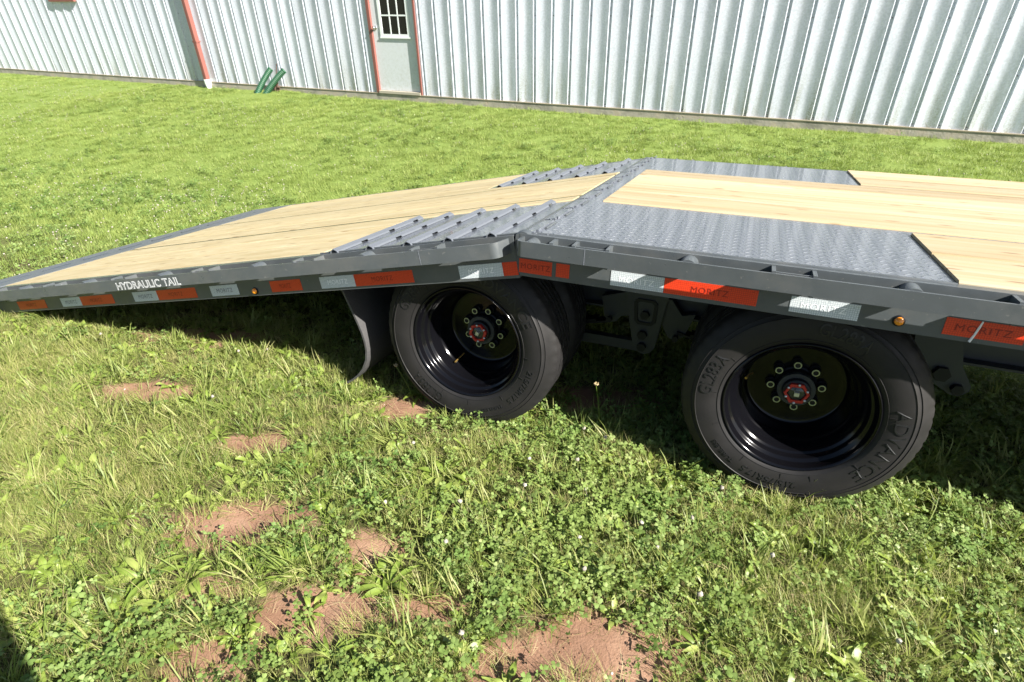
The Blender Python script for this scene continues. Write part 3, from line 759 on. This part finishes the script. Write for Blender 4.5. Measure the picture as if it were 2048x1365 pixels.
wheel(XW, 0, 0.0); wheel(0, 0, math.radians(68))
def inner(x, y, flip=False):
    w = empty('wheel', TR, (x, y, .375), (0, .3, PI if flip else 0)); inst('tyre', WP['tyre'], w)
    return w
inner(XW, .262); inner(0, .262)
wheel(XW, 2.276, .5, True); wheel(0, 2.276, 1.2, True); inner(XW, 1.804); inner(0, 1.804)
# axles, frame beams, suspension
for x in (0, XW): MB().tube([(x,.14,.375),(x,2.13,.375)], .062, 20).obj('axle', MT['dark'], TR, 40)
for y in (.575, 1.605):
    MB().box(-.35, XE, y, y+.012, .43, .715).box(-.35, XE, y-.05, y+.062, .715, .724).box(-.35, XE, y-.05, y+.062, .421, .43).obj('frame_beam', MT['dark'], TR)
for x in np.arange(.6, XE, .41):
    MB().box(x, x+.05, YC+.06, YF-.06, .74, .857).obj('crossmember', MT['dark'], TR)
for x in np.arange(-3.0, -.2, .41):
    MB().box(x, x+.05, YC+.06, YF-.06, -.135, -.062).map(tp).obj('crossmember', MT['dark'], TR)
hang = [(.505,.72),(.520,.60),(.536,.503),(.560,.40),(.590,.275),(.605,.250),(.637,.240),(.668,.250),(.685,.275),(.700,.40),(.712,.497),(.735,.60),(.748,.72)]
equ = [(.425,.475),(.445,.380),(.470,.358),(.500,.365),(.520,.395),(.56,.405),(.70,.385),(.735,.330),(.765,.318),(.800,.345),(.835,.455),(.78,.44),(.73,.505),(.56,.52),(.50,.50)]
fro = [(1.60,.72),(1.62,.50),(1.675,.38),(1.705,.352),(1.785,.306),(1.815,.304),(1.842,.330),(1.842,.352),(1.795,.425),(1.770,.516),(1.775,.60),(1.80,.72)]
rea = [(-.62,.62),(-.60,.50),(-.57,.40),(-.54,.33),(-.50,.30),(-.46,.33),(-.45,.42),(-.44,.60)]
for y in (.490, 1.69):
    MB().prism(hang, 1, y, y+.012).obj('spring_hanger', MT['dark'], TR)
    MB().prism(hang, 1, y+.072, y+.084).obj('spring_hanger', MT['dark'], TR)
    MB().prism(equ, 1, y+.024, y+.060).obj('equalizer', MT['dark'], TR)
    MB().prism(fro, 1, y, y+.012).obj('spring_hanger', MT['dark'], TR)
    MB().prism(fro, 1, y+.072, y+.084).obj('spring_hanger', MT['dark'], TR)
    MB().prism(rea, 1, y, y+.012).obj('spring_hanger', MT['dark'], TR)
    for (x0, x1) in ((-.50,.47), (.77,1.74)):
        for k in range(4):
            pts = [(x0 + (x1-x0)*(.12*k/2 + (1-.12*k)*t/10), .36 - .075*math.sin(PI*(.12*k/2 + (1-.12*k)*t/10)) + .012*k + .09*0) for t in range(11)]
            MB().prism(pts + [(a, b+.010) for a, b in pts[::-1]], 1, y+.010, y+.070).obj('leaf_spring', MT['black'], TR)
if True:
    y = .490
    fr = MB(); fo = [(.575,.485),(.590,.500),(.660,.500),(.678,.484),(.676,.400),(.660,.382),(.600,.382),(.585,.398)]
    fi = [(.590,.478),(.600,.488),(.652,.488),(.663,.478),(.661,.406),(.652,.395),(.607,.395),(.598,.404)]
    vs = [(a, y-.008, b) for a, b in fo] + [(a, y-.008, b) for a, b in fi] + [(a, y, b) for a, b in fo] + [(a, y, b) for a, b in fi]
    m8 = len(fo); fs = []
    for k in range(m8):
        q = (k+1) % m8; fs += [(k,q,m8+q,m8+k), (k,2*m8+k,2*m8+q,q), (m8+k,m8+q,3*m8+q,3*m8+k)]
    fr.add(vs, fs).obj('pivot_retainer', MT['black'], TR)
    for (x, z, r) in ((.628,.430,.020),(.627,.335,.021),(.630,.278,.020),(.475,.385,.014),(.768,.345,.014),(1.735,.388,.030),(1.800,.335,.022)):
        MB().prism([(x+r*math.cos(k*PI/3), z+r*math.sin(k*PI/3)) for k in range(6)], 1, y-.022, y).obj('suspension_bolt', MT['black'], TR)
MB().box(.30, .62, .52, .56, .236, .282).obj('torque_arm', MT['dark'], TR)
# mud flap
fp = [(-.672,.610),(-.640,.545),(-.609,.485),(-.577,.416),(-.552,.360),(-.533,.311),(-.521,.268),(-.516,.228),(-.522,.178),(-.543,.129),(-.575,.088),(-.608,.059),(-.64,.038)]
def offs(p, d):
    out = []
    for i in range(len(p)):
        a = Vector(p[max(i-1,0)]); b = Vector(p[min(i+1,len(p)-1)]); t = (b-a).normalized(); out.append((p[i][0]-t.y*d, p[i][1]+t.x*d))
    return out
f2 = offs(fp, .009)
mfl = MB()
n_ = len(fp)
vs = [(a,.025,b) for a, b in fp] + [(a,.025,b) for a, b in f2] + [(a,.56,b) for a, b in fp] + [(a,.56,b) for a, b in f2]
fs = []
for i in range(n_-1):
    fs += [(i,i+1,n_+i+1,n_+i),(2*n_+i,3*n_+i,3*n_+i+1,2*n_+i+1),(i,2*n_+i,2*n_+i+1,i+1),(n_+i,n_+i+1,3*n_+i+1,3*n_+i)]
fs += [(n_-1,3*n_-1,4*n_-1,2*n_-1)]
mfl.add(vs, fs).obj('mud_flap', MT['flap'], TR, 60)
MB().box(-.70,-.60,.02,.58,.565,.60).obj('flap_bracket', MT['dark'], TR)

# ------------------------------------------------------------------ vegetation prototypes (shared meshes)
PROTO = bpy.data.collections.new('plant_prototypes')
def blade(V, F, T, base, az, length, width, bend, tint, segs=3, lean=0.0):
    d = Vector((math.cos(az), math.sin(az), 0)); s = Vector((-math.sin(az), math.cos(az), 0))
    p = Vector(base); o = len(V); ang = lean; seg = length/segs
    for i in range(segs):
        w = width*(1 - .55*i/segs)*.5
        V += [tuple(p - s*w), tuple(p + s*w)]; T += [tint, tint]
        p = p + (Vector((0,0,1))*math.cos(ang) + d*math.sin(ang))*seg; ang += bend/segs
    V.append(tuple(p)); T.append(tint)
    for i in range(segs-1): F.append((o+2*i, o+2*i+1, o+2*i+3, o+2*i+2))
    F.append((o+2*segs-2, o+2*segs-1, o+2*segs))
def proto(name, V, F, T, m):
    me = bpy.data.meshes.new(name); me.from_pydata(V, [], F); me.materials.append(m)
    at = me.attributes.new('tint', 'FLOAT', 'POINT'); at.data.foreach_set('value', T)
    me.polygons.foreach_set('use_smooth', [True]*len(F))
    return me
def tuft(name, n, rad, l0, l1, w0, w1, m, lean=(.05,.6), bend=(.2,1.3), seed=0, segs=3):
    r = random.Random(seed); V, F, T = [], [], []
    for i in range(n):
        a = r.uniform(0, 2*PI); q = rad*math.sqrt(r.random())
        blade(V, F, T, (q*math.cos(a), q*math.sin(a), -.006), a + r.gauss(0, .9), r.uniform(l0, l1), r.uniform(w0, w1), r.uniform(*bend), r.random(), segs, r.uniform(*lean))
    return proto(name, V, F, T, m)
def leaflet(V, F, T, c, az, tilt, L, w, tint, notch=.12):
    d = Vector((math.cos(az)*math.cos(tilt), math.sin(az)*math.cos(tilt), math.sin(tilt))); s = Vector((-math.sin(az), math.cos(az), 0)); u = d.cross(s)*-1
    o = len(V); c = Vector(c)
    pts = [(0,0,0),(.30,.34,.05),(.62,.50,.08),(.90,.40,.05),(1.0,.16,.0),(1-notch,0,-.04),(1.0,-.16,.0),(.90,-.40,.05),(.62,-.50,.08),(.30,-.34,.05)]
    for a, b, h in pts: V.append(tuple(c + d*(a*L) + s*(b*w) + u*(h*w))); T.append(tint)
    V.append(tuple(c + d*(.55*L) - u*(.03*w))); T.append(min(1, tint+.15))
    k = len(pts)
    for i in range(k): F.append((o+i, o+(i+1) % k, o+k))
def clover(name, n, rad, seed):
    r = random.Random(seed); V, F, T = [], [], []
    for i in range(n):
        a = r.uniform(0, 2*PI); q = rad*math.sqrt(r.random()); x, y = q*math.cos(a), q*math.sin(a); h = r.uniform(.012, .058); t = r.random()
        lx, ly = x + r.gauss(0,.008), y + r.gauss(0,.008)
        blade(V, F, T, (lx, ly, -.004), r.uniform(0, 6.28), h*1.02, .0022, .15, .35, 2, .1)
        a0 = r.uniform(0, 2*PI); L = r.choice((.0065,.008,.0095,.011,.0125))*r.uniform(.85,1.15); tx = r.gauss(0,.25)
        for k in range(3): leaflet(V, F, T, (lx, ly, h), a0 + k*2*PI/3 + r.gauss(0,.1), r.uniform(-.1,.45) + tx*math.cos(k*2.1), L, L*.98, min(1, max(0, t + r.gauss(0,.08))))
    return proto(name, V, F, T, MT['clover'])
def flower(name, seed, h):
    r = random.Random(seed); V, F, T = [], [], []
    lx, ly = r.gauss(0,.012), r.gauss(0,.012)
    blade(V, F, T, (0,0,0), r.uniform(0,6.28), h, .0026, .15, .2, 2, .12)
    bm = bmesh.new(); bmesh.ops.create_icosphere(bm, subdivisions=2, radius=1.0); R = .0078
    o = len(V)
    for v in bm.verts:
        k = R*(1 + r.uniform(-.42,.25)); V.append((v.co.x*k, v.co.y*k, v.co.z*k*.85 + h*.97)); T.append(r.random())
    F += [tuple(q.index + o for q in f.verts) for f in bm.faces]; bm.free()
    return proto(name, V, F, T, MT['flower'])
def weedlet(name, n, l0, l1, w, seed):
    r = random.Random(seed); V, F, T = [], [], []
    for i in range(n):
        az = i*2.4 + r.gauss(0,.2); L = r.uniform(l0, l1); ww = L*w*r.uniform(.8,1.2); tn = r.random()
        d = Vector((math.cos(az), math.sin(az), 0)); s = Vector((-math.sin(az), math.cos(az), 0)); o = len(V)
        el = r.uniform(.25, 1.0); p = Vector((0,0,0)); prof_ = [.12,.35,.8,1.0,.85,.45,.05]
        for j, q in enumerate(prof_):
            sag = .006*math.sin(j*1.3+i)
            V += [tuple(p + s*(ww*q*.5) + Vector((0,0,.10*ww*q))), tuple(p), tuple(p - s*(ww*q*.5) + Vector((0,0,.10*ww*q + sag)))]; T += [tn, min(1, tn+.25), tn]
            p = p + (d*math.cos(el) + Vector((0,0,1))*math.sin(el))*(L/6); el -= .18
        for j in range(6):
            for c in (0, 1): F.append((o+3*j+c, o+3*j+c+1, o+3*j+c+4, o+3*j+c+3))
    return proto(name, V, F, T, MT['weed'])
def straw(name, n, rad, seed):
    r = random.Random(seed); V, F, T = [], [], []
    for i in range(n):
        a = r.uniform(0, 2*PI); q = rad*math.sqrt(r.random())
        blade(V, F, T, (q*math.cos(a), q*math.sin(a), r.uniform(.002,.014)), r.uniform(0,6.28), r.uniform(.015,.07), r.uniform(.0007,.0016), r.uniform(-.2,.25), r.random(), 2, r.uniform(1.25,1.6))
    return proto(name, V, F, T, MT['straw'])
def pebble(name, seed):
    r = random.Random(seed); bm = bmesh.new(); bmesh.ops.create_icosphere(bm, subdivisions=1, radius=1.0)
    for v in bm.verts: v.co = Vector((v.co.x*r.uniform(.7,1.3), v.co.y*r.uniform(.6,1.1), v.co.z*r.uniform(.35,.7)))*.009
    me = bpy.data.meshes.new(name); bm.to_mesh(me); bm.free(); return me

def scatter(name, P, protos, scale, idx=None, tilt=.18, label=None, cat=None):
    """one 'stuff' object: points with instanced plant meshes"""
    P = np.asarray(P, float); n = len(P)
    me = bpy.data.meshes.new(name); me.from_pydata(P.tolist(), [], [])
    rot = np.stack([rng.normal(0, tilt, n), rng.normal(0, tilt, n), rng.uniform(0, 2*PI, n)], -1)
    a = me.attributes.new('rot', 'FLOAT_VECTOR', 'POINT'); a.data.foreach_set('vector', rot.ravel())
    a = me.attributes.new('scl', 'FLOAT', 'POINT'); a.data.foreach_set('value', np.broadcast_to(scale, (n,)).astype(float).ravel())
    a = me.attributes.new('idx', 'INT', 'POINT'); a.data.foreach_set('value', (rng.integers(0, len(protos), n) if idx is None else idx).astype(np.int32))
    o = bpy.data.objects.new(name, me); COL.objects.link(o)
    col = bpy.data.collections.new(name + '_kinds')
    for k, pm in enumerate(protos):
        po = bpy.data.objects.new('%s_kind_%s' % (name, 'abcdefghijkl'[k]), pm); col.objects.link(po)
    ng = bpy.data.node_groups.new(name + '_scatter', 'GeometryNodeTree')
    ng.interface.new_socket('Geometry', in_out='INPUT', socket_type='NodeSocketGeometry')
    ng.interface.new_socket('Geometry', in_out='OUTPUT', socket_type='NodeSocketGeometry')
    gi = ng.nodes.new('NodeGroupInput'); go = ng.nodes.new('NodeGroupOutput')
    ip = ng.nodes.new('GeometryNodeInstanceOnPoints'); ci = ng.nodes.new('GeometryNodeCollectionInfo')
    ci.inputs['Collection'].default_value = col; ci.inputs['Separate Children'].default_value = True; ci.inputs['Reset Children'].default_value = True
    def na(nm, ty):
        q = ng.nodes.new('GeometryNodeInputNamedAttribute'); q.data_type = ty; q.inputs['Name'].default_value = nm; return q.outputs['Attribute']
    er = ng.nodes.new('FunctionNodeEulerToRotation')
    L = ng.links.new
    L(gi.outputs[0], ip.inputs['Points']); L(ci.outputs[0], ip.inputs['Instance']); ip.inputs['Pick Instance'].default_value = True
    L(na('idx','INT'), ip.inputs['Instance Index']); L(na('rot','FLOAT_VECTOR'), er.inputs[0]); L(er.outputs[0], ip.inputs['Rotation']); L(na('scl','FLOAT'), ip.inputs['Scale'])
    L(ip.outputs[0], go.inputs[0])
    md = o.modifiers.new('scatter', 'NODES'); md.node_group = ng
    tag(o, label, cat, kind='stuff'); return o

# ------------------------------------------------------------------ where what grows (trailer-frame x, y on the ground)
def worldpts(xt, yt):
    """trailer-frame plan position -> point on the ground (world)"""
    P = np.stack([xt, yt, 0*xt], -1) @ np.array(RT).T
    z = ground_z(P[:,0], P[:,1]); return np.stack([P[:,0], P[:,1], z], -1)
def in_tyre(x, y):
    m = np.zeros(len(x), bool)
    for xw in (0, XW): m |= (np.abs(x-xw) < .115) & (y > -.008) & (y < .48)
    return m
def sample(n, x0, x1, y0, y1):
    return rng.uniform(x0, x1, n), rng.uniform(y0, y1, n)
# near zone: grass tufts
GT = [tuft('grass_tuft_%d' % k, 22, .030, .030, .085, .0014, .0030, MT['grass'], (.05,.9), (.2,1.4), seed=k) for k in range(5)]
GC = [tuft('coarse_grass_%d' % k, 16, .022, .06, .13, .0032, .0056, MT['grass'], (.1,.9), (.3,1.4), seed=20+k) for k in range(3)]
GF = [tuft('fine_grass_%d' % k, 60, .055, .030, .080, .0009, .0017, MT['drygrass'], (.15,1.25), (.1,1.2), seed=30+k, segs=2) for k in range(3)]
ST = [straw('straw_%d' % k, 14, .09, 40+k) for k in range(4)]
CV = [clover('clover_%d' % k, 11, .040, 50+k) for k in range(5)]
WL = [weedlet('weedlet_%d' % k, 10, .020, .050, .27 - .03*(k % 3), 60+k) for k in range(5)]
LG = [tuft('lawn_%d' % k, 70, .11, .028, .062, .0026, .0046, MT['lawn'], (.1,1.0), (.2,1.2), seed=70+k, segs=2) for k in range(4)]
FL = [flower('clover_flower_%d' % k, 80+k, h) for k, h in enumerate((.055,.075,.09))]

def place(n, box, dens, protos, name, label, cat, s0=.75, s1=1.25, tilt=.18):
    x, y = sample(n, *box); d = dens(x, y); k = (rng.random(n) < d) & ~in_tyre(x, y)
    x, y = x[k], y[k]
    return scatter(name, worldpts(x, y), protos, rng.uniform(s0, s1, len(x)), None, tilt, label, cat)
soilf = lambda x, y: fieldsum(SOIL, x, y)
dryf = lambda x, y: fieldsum(DRY, x, y, .8)
def right(x, y): return sstep(-.35, .35, x + .25*lownoise(x, y, 3.0) - .25*y)      # clover takes over towards the front wheel
shade = lambda x, y: sstep(.20, .45, y)
NB = (-3.6, 3.3, -1.75, 1.5)
patchy = lambda x, y: np.clip(.5 + .9*lownoise(x, y, 4.5), 0, 1)
WEEDS = [(-.48,-1.13),(-.43,-1.25),(-.36,-1.08),(-.18,-1.0),(.18,-.88),(.10,-.38),(.76,-.06),(1.04,-.73),(.17,-1.13),(-2.12,-.29),(-1.45,.18),(-1.08,-.63)]
def clear(x, y): return 1 - .85*fieldsum([(a, b, .085, .075) for a, b in WEEDS], x, y)
lowright = lambda x, y: sstep(.9, 1.35, x)*sstep(.1, -.15, y)
place(13500, NB, lambda x, y: np.clip((1-soilf(x,y))**2 * (1.0 - .18*right(x,y)) * (.45+.7*patchy(x,y)) * (1-.45*shade(x,y)) * clear(x,y), .075, 1), GT, 'grass_cover', 'short green grass growing over the worn ground around the trailer', 'grass')
place(3000, NB, lambda x, y: np.clip((1-soilf(x,y))**2 * (.50 + .9*fieldsum([(-1.0,-.25,.26,.18),(.10,-.38,.22,.13),(.35,-.75,.2,.15)], x, y)), 0, 1), GC, 'coarse_grass', 'coarse long-bladed grass tufts standing above the clover', 'grass', .75, 1.3)
place(9000, (-3.6,2.2,-1.75,.6), lambda x, y: np.clip((1-soilf(x,y))**2 * np.maximum(np.maximum(dryf(x,y)*.95, .30*(1-right(x,y))), fieldsum([(-.30,-1.22,.2,.13),(.36,-1.01,.15,.1),(-1.3,-1.0,.5,.3)], x, y)) + .16*lowright(x,y) + .10*right(x,y), 0.01, 1), GF, 'fine_grass', 'fine wispy yellowing grass on the dry foreground patches', 'grass')
place(4200, (-3.6,3.3,-1.75,1.2), lambda x, y: np.clip(.12 + .60*dryf(x,y) + .5*soilf(x,y)*(1-soilf(x,y))*2, 0, 1), ST, 'dry_straw', 'pale dry grass clippings lying on the soil', 'straw', .7, 1.3, .06)
place(17000, NB, lambda x, y: np.clip((1-soilf(x,y))**1.6 * (.07 + .70*right(x,y)) * (1-.65*dryf(x,y)) * (.50+.6*patchy(x+5,y)) * (1-.45*lowright(x,y)) * (1-.3*shade(x,y)) * clear(x,y), .008, 1), CV, 'clover_cover', 'dense low white clover leaves carpeting the foreground', 'clover', .50, 1.3)
place(9000, NB, lambda x, y: np.clip((1-soilf(x,y))**1.5*(.30+.4*patchy(x-4,y+3)+.35*lowright(x,y)) * clear(x,y), 0.06, 1), WL, 'small_weeds', 'small narrow-leaved seedlings scattered through the grass', 'weeds', .8, 1.9)
# lawn out to the barn and beyond
def lawn_pts(n, x0, x1, y0, y1, keep=None):
    x, y = sample(n, x0, x1, y0, y1)
    if keep is not None:
        k = rng.random(n) < keep(x, y); x, y = x[k], y[k]
    return np.stack([x, y, ground_z(x, y)], -1)
notnear = lambda x, y: np.clip(sstep(-3.9, -3.3, -x)*0 + 1, 0, 1)*np.where((x > -3.3) & (x < 3.3) & (y < 1.7), 0, 1)*np.where((np.abs(x+10.55) < .33) & (y > 7.5), .12, 1)*np.where((np.abs(x+8.2) < .55) & (y > 7.45), .15, 1)
lp = np.concatenate([lawn_pts(9000, -12, 5.5, 1.4, 7.80, notnear), lawn_pts(3600, -24, -11, -1, 7.80, notnear), lawn_pts(3200, -11, -3.0, -2, 2.2, notnear), lawn_pts(900, 3.2, 9, -2, 7.8, notnear)])
scatter('lawn_grass', lp, LG, rng.uniform(.75, 1.2, len(lp)), None, .1, 'mown green lawn between the trailer and the barn', 'lawn')
lc = np.concatenate([lawn_pts(5200, -12, 5.5, 1.6, 7.7, lambda x, y: np.clip(.2+.9*lownoise(x, y, 1.1), 0, 1)*notnear(x, y)), lawn_pts(2400, -9, -2.6, -1.6, 3, lambda x, y: .6*notnear(x, y))])
scatter('lawn_clover', lc, CV, rng.uniform(1.0, 1.6, len(lc)), None, .15, 'clover patches growing through the mown lawn', 'clover')
fl = np.concatenate([lawn_pts(5200, -16, 4.5, 1.9, 7.0, lambda x, y: np.clip(.14 + .75*lownoise(x+9, y, .9) + .25*sstep(0, -7, x), .03, .9)*(1-.8*sstep(6.0,7.3,y))), lawn_pts(700, -7, -2.9, .2, 3, lambda x, y: .5)])
scatter('clover_blossoms', fl, FL, rng.uniform(.65, .95, len(fl)), None, .2, 'tiny white clover blossoms dotted over the lawn behind the trailer', 'flowers')
PB = [pebble('pebble_%d' % k, 90+k) for k in range(3)]
for q in PB: q.materials.append(MT['stone'])
x, y = sample(900, -2.4, 2.2, -1.5, .5); k = rng.random(900) < soilf(x, y)*.5; 
scatter('pebbles', worldpts(x[k], y[k]), PB, rng.uniform(.15, .55, k.sum()), None, .3, 'tiny pale pebbles on the bare red soil', 'pebbles')

CB = [pebble('crumb_%d' % k, 120+k) for k in range(3)]
for q in CB: q.materials.append(MT['crumb'])
x, y = sample(16000, -2.4, 2.2, -1.5, .5); k = rng.random(16000) < soilf(x, y)**.6*.9
scatter('soil_crumbs', worldpts(x[k], y[k]), CB, rng.uniform(.10, .55, k.sum())**1.5, None, .5, 'small crumbs of red soil on the bare patches', 'soil')
# ------------------------------------------------------------------ individual weeds: rosettes whose leaves are parts
def leaf_mesh(name, L, w, arch, seed):
    r = random.Random(seed); V, F, T = [], [], []
    prof_ = [.10,.16,.42,.78,1.0,.98,.78,.42,.06]; el = arch; p = Vector((0,0,0)); n = len(prof_)
    tn = r.random()
    for j, q in enumerate(prof_):
        h = w*q*.5; wav = .05*w*math.sin(j*1.9 + seed)
        V += [tuple(p + Vector((0, h, .16*h + wav))), tuple(p + Vector((0, h*.5, .03*h))), tuple(p + Vector((0,0,-.05*h))), tuple(p - Vector((0, h*.5, -.03*h))), tuple(p + Vector((0, -h, .16*h - wav)))]
        T += [tn, tn*.9, min(1, tn+.3), tn*.9, tn]
        p = p + Vector((math.cos(el), 0, math.sin(el)))*(L/(n-1)); el -= (arch+.25)/(n-1)*1.5
    for j in range(n-1):
        for c in range(4): F.append((5*j+c, 5*j+c+1, 5*j+c+6, 5*j+c+5))
    return proto(name, V, F, T, MT['weed'])
LM = [leaf_mesh('leaf_%d' % k, 1.0, .14 + .03*(k % 3), .60 + .14*(k % 4), k) for k in range(6)]
def rosette(xt, yt, n, L, label, group):
    c = worldpts(np.array([xt]), np.array([yt]))[0]
    e = empty('broadleaf_weed', None, (float(c[0]), float(c[1]), float(c[2])-.002), (0, 0, random.uniform(0, 6.28)))
    tag(e, label, 'weed', group)
    for i in range(n + 4):
        o = inst('leaf', random.choice(LM), e, (0,0,0), (random.gauss(0,.2), random.uniform(-.35,.25), i*2.4 + random.gauss(0,.25)))
        s = L*random.uniform(.6, 1.15); o.scale = (s, s*random.uniform(.75,1.2), s)
WG = 'low broad-leaved weeds in the foreground'
for (x, y, n, L, lab) in (
    (-.48,-1.13,12,.125,'large drooping broadleaf weed beside the big bare soil patch at lower left'),
    (-.43,-1.25,10,.12,'broadleaf weed with long flat leaves nearest the lower left corner'),
    (-.36,-1.08,9,.10,'middle of three broadleaf weeds at the near edge of the big soil patch'),(-.18,-1.0,11,.095,'spreading broadleaf weed with strap leaves right of the big bare soil patch'),(-.13,-.93,8,.09,'small broadleaf weed touching the right end of the big soil patch'),
    (.18,-.88,14,.11,'spiky leaved weed growing in the middle foreground between two soil patches'),(.10,-.38,12,.125,'long upright broadleaf weed in clover below the rear wheel'),(.02,-.44,9,.10,'left neighbour of the long upright weed below the rear wheel'),
    (.08,-.54,8,.085,'small low weed just in front of the long upright weed below the rear wheel'),(.76,-.06,11,.085,'bright serrated weed on the shadow edge between the two wheels'),(.84,-.02,8,.075,'smaller right neighbour of the serrated weed between the wheels'),(1.04,-.73,11,.085,'bushy broadleaf weed at the bottom edge right of the centre soil patch'),
    (.03,-1.04,6,.07,'tiny broadleaf weed alone on the lower left bare soil'),(.17,-1.13,12,.085,'leafy weed at the bottom edge left of the centre'),(.30,-1.10,10,.08,'right one of two leafy weeds at the bottom edge left of centre'),(1.20,-.06,9,.085,'leafy weed touching the ground under the front wheel'),
    (-.28,.10,9,.11,'shaded leafy weed against the left side of the rear tyre'),(-1.08,-.63,10,.10,'broadleaf weed in the dry pale grass at far left'),(-1.72,-.55,9,.10,'broadleaf weed furthest left in the sunlit grass'),(-2.12,-.29,8,.12,'pale upright broadleaf weed in the grass below the trailer tail'),(-1.45,.18,12,.085,'feathery bright weed at the shadow edge left of the mud flap'),
    (1.62,-.20,10,.08,'leafy weed in the shade line right of the front tyre'),(1.38,-.60,9,.08,'broadleaf weed among clover at the lower right'),(1.75,-.45,9,.08,'broadleaf weed furthest right in the foreground'),(-.86,-.52,8,.08,'small weed beside the narrow soil patch left of the rear wheel'),(.45,-.62,9,.09,'broadleaf weed in the clover above the centre soil patch'),(.62,-.45,9,.08,'broadleaf weed in clover midway between the wheels and the bottom edge'),(1.0,-.45,9,.075,'broadleaf weed in clover straight below the front wheel')):
    rosette(x, y, n, L, lab or 'low broad-leaved weed rosette half hidden in the foreground clover and grass', WG)
# a tall flower stalk between the wheels, and near clover heads
def stalk(xt, yt, h, bx, lab):
    c = worldpts(np.array([xt]), np.array([yt]))[0]; e = empty('flower_stalk', None, tuple(map(float, c)))
    tag(e, lab, 'weed')
    MB().tube([(0,0,0),(bx*.2,0,h*.35),(bx*.5,0,h*.65),(bx,0,h)], [.0022,.0018,.0016,.0014], 6).obj('stem', MT['weed'], e)
    bm = MB()
    for k in range(9):
        a = k*2*PI/9; bm.tube([(bx,0,h),(bx+.009*math.cos(a),.009*math.sin(a),h+.009+.003*(k%2))], [.0025,.0030], 5)
    bm.obj('seed_head', MT['straw'], e)
stalk(.545, .16, .24, -.03, 'tall thin stalk with a pale seed head standing between the wheels')
stalk(-.30, .06, .17, -.07, 'thin bent stalk with a yellow head just left of the rear wheel')
fm = [flower('clover_head_%d' % k, 200+k, .06 + .012*k) for k in range(3)]
for (x, y) in ((.24,-.55),(.28,-.70),(.42,-.38),(.62,-.30),(.66,-.52),(.80,-.38),(.86,-.45),(.93,-.30),(1.02,-.58),(.52,-.12),(.46,-.95),(1.5,-.55),(.36,-.20),(-.1,-.30),(1.2,-.35),(.70,-.62),(.02,-.62),(1.05,-.12),(.58,.05),(.50,.10),(-1.05,-.33),(-1.30,.05),(-1.20,.10),(-2.1,-.1)):
    c = worldpts(np.array([x]), np.array([y]))[0]
    o = inst('clover_flower', random.choice(fm), None, tuple(map(float, c)), (random.gauss(0,.2), random.gauss(0,.2), random.uniform(0,6.28)))
    tag(o, 'small white clover flower head standing in the foreground green', 'flower', 'white clover heads near the wheels')

# ------------------------------------------------------------------ the photographer (behind the viewpoint; the shadow at the left edge is theirs)
def person():
    r_ = Vector((.926,.375,0)).normalized(); f_ = Vector((-.375,.926,0)).normalized()
    B0 = Vector((.945,-2.182,0))
    def q(a, b, z): v = B0 + r_*a + f_*b; return (v.x, v.y, z)
    V = [(q(0,0,.80),.135),(q(0,.01,.95),.125),(q(0,.0,1.10),.14),(q(0,.03,1.20),.11),(q(0,.07,1.27),.055),(q(0,.10,1.36),.085),(q(0,.10,1.45),.075)]
    E = [(0,1),(1,2),(2,3),(3,4),(4,5),(5,6)]
    for sg in (-1, 1):
        o = len(V)
        V += [(q(.09*sg,0,.74),.085),(q(.12*sg,.07,.42),.060),(q(.13*sg,-.02,.09),.042),(q(.14*sg,.10,.035),.034)]
        E += [(0,o),(o,o+1),(o+1,o+2),(o+2,o+3)]
        o = len(V)
        V += [(q(.185*sg,.03,1.17),.060),(q(.23*sg,.05,.98),.045),(q(.10*sg,.135,1.20),.034),(q(.075*sg,.135,1.28),.038)]
        E += [(3,o),(o,o+1),(o+1,o+2),(o+2,o+3)]
    me = bpy.data.meshes.new('person'); me.from_pydata([v for v, r in V], E, [])
    me.materials.append(mat('dark_clothing', (.03,.035,.05), .85))
    o = bpy.data.objects.new('person', me); COL.objects.link(o)
    md = o.modifiers.new('skin', 'SKIN'); md.use_smooth_shade = True
    if not me.skin_vertices: me.attributes
    for sv, (v, r) in zip(me.skin_vertices[0].data, V): sv.radius = (r, r)
    me.skin_vertices[0].data[0].use_root = True
    sb = o.modifiers.new('subd', 'SUBSURF'); sb.levels = 1; sb.render_levels = 2
    o.matrix_world = RT4
    tag(o, 'person in dark clothes with both hands raised, whose shadow darkens the lower left edge', 'person')
person()
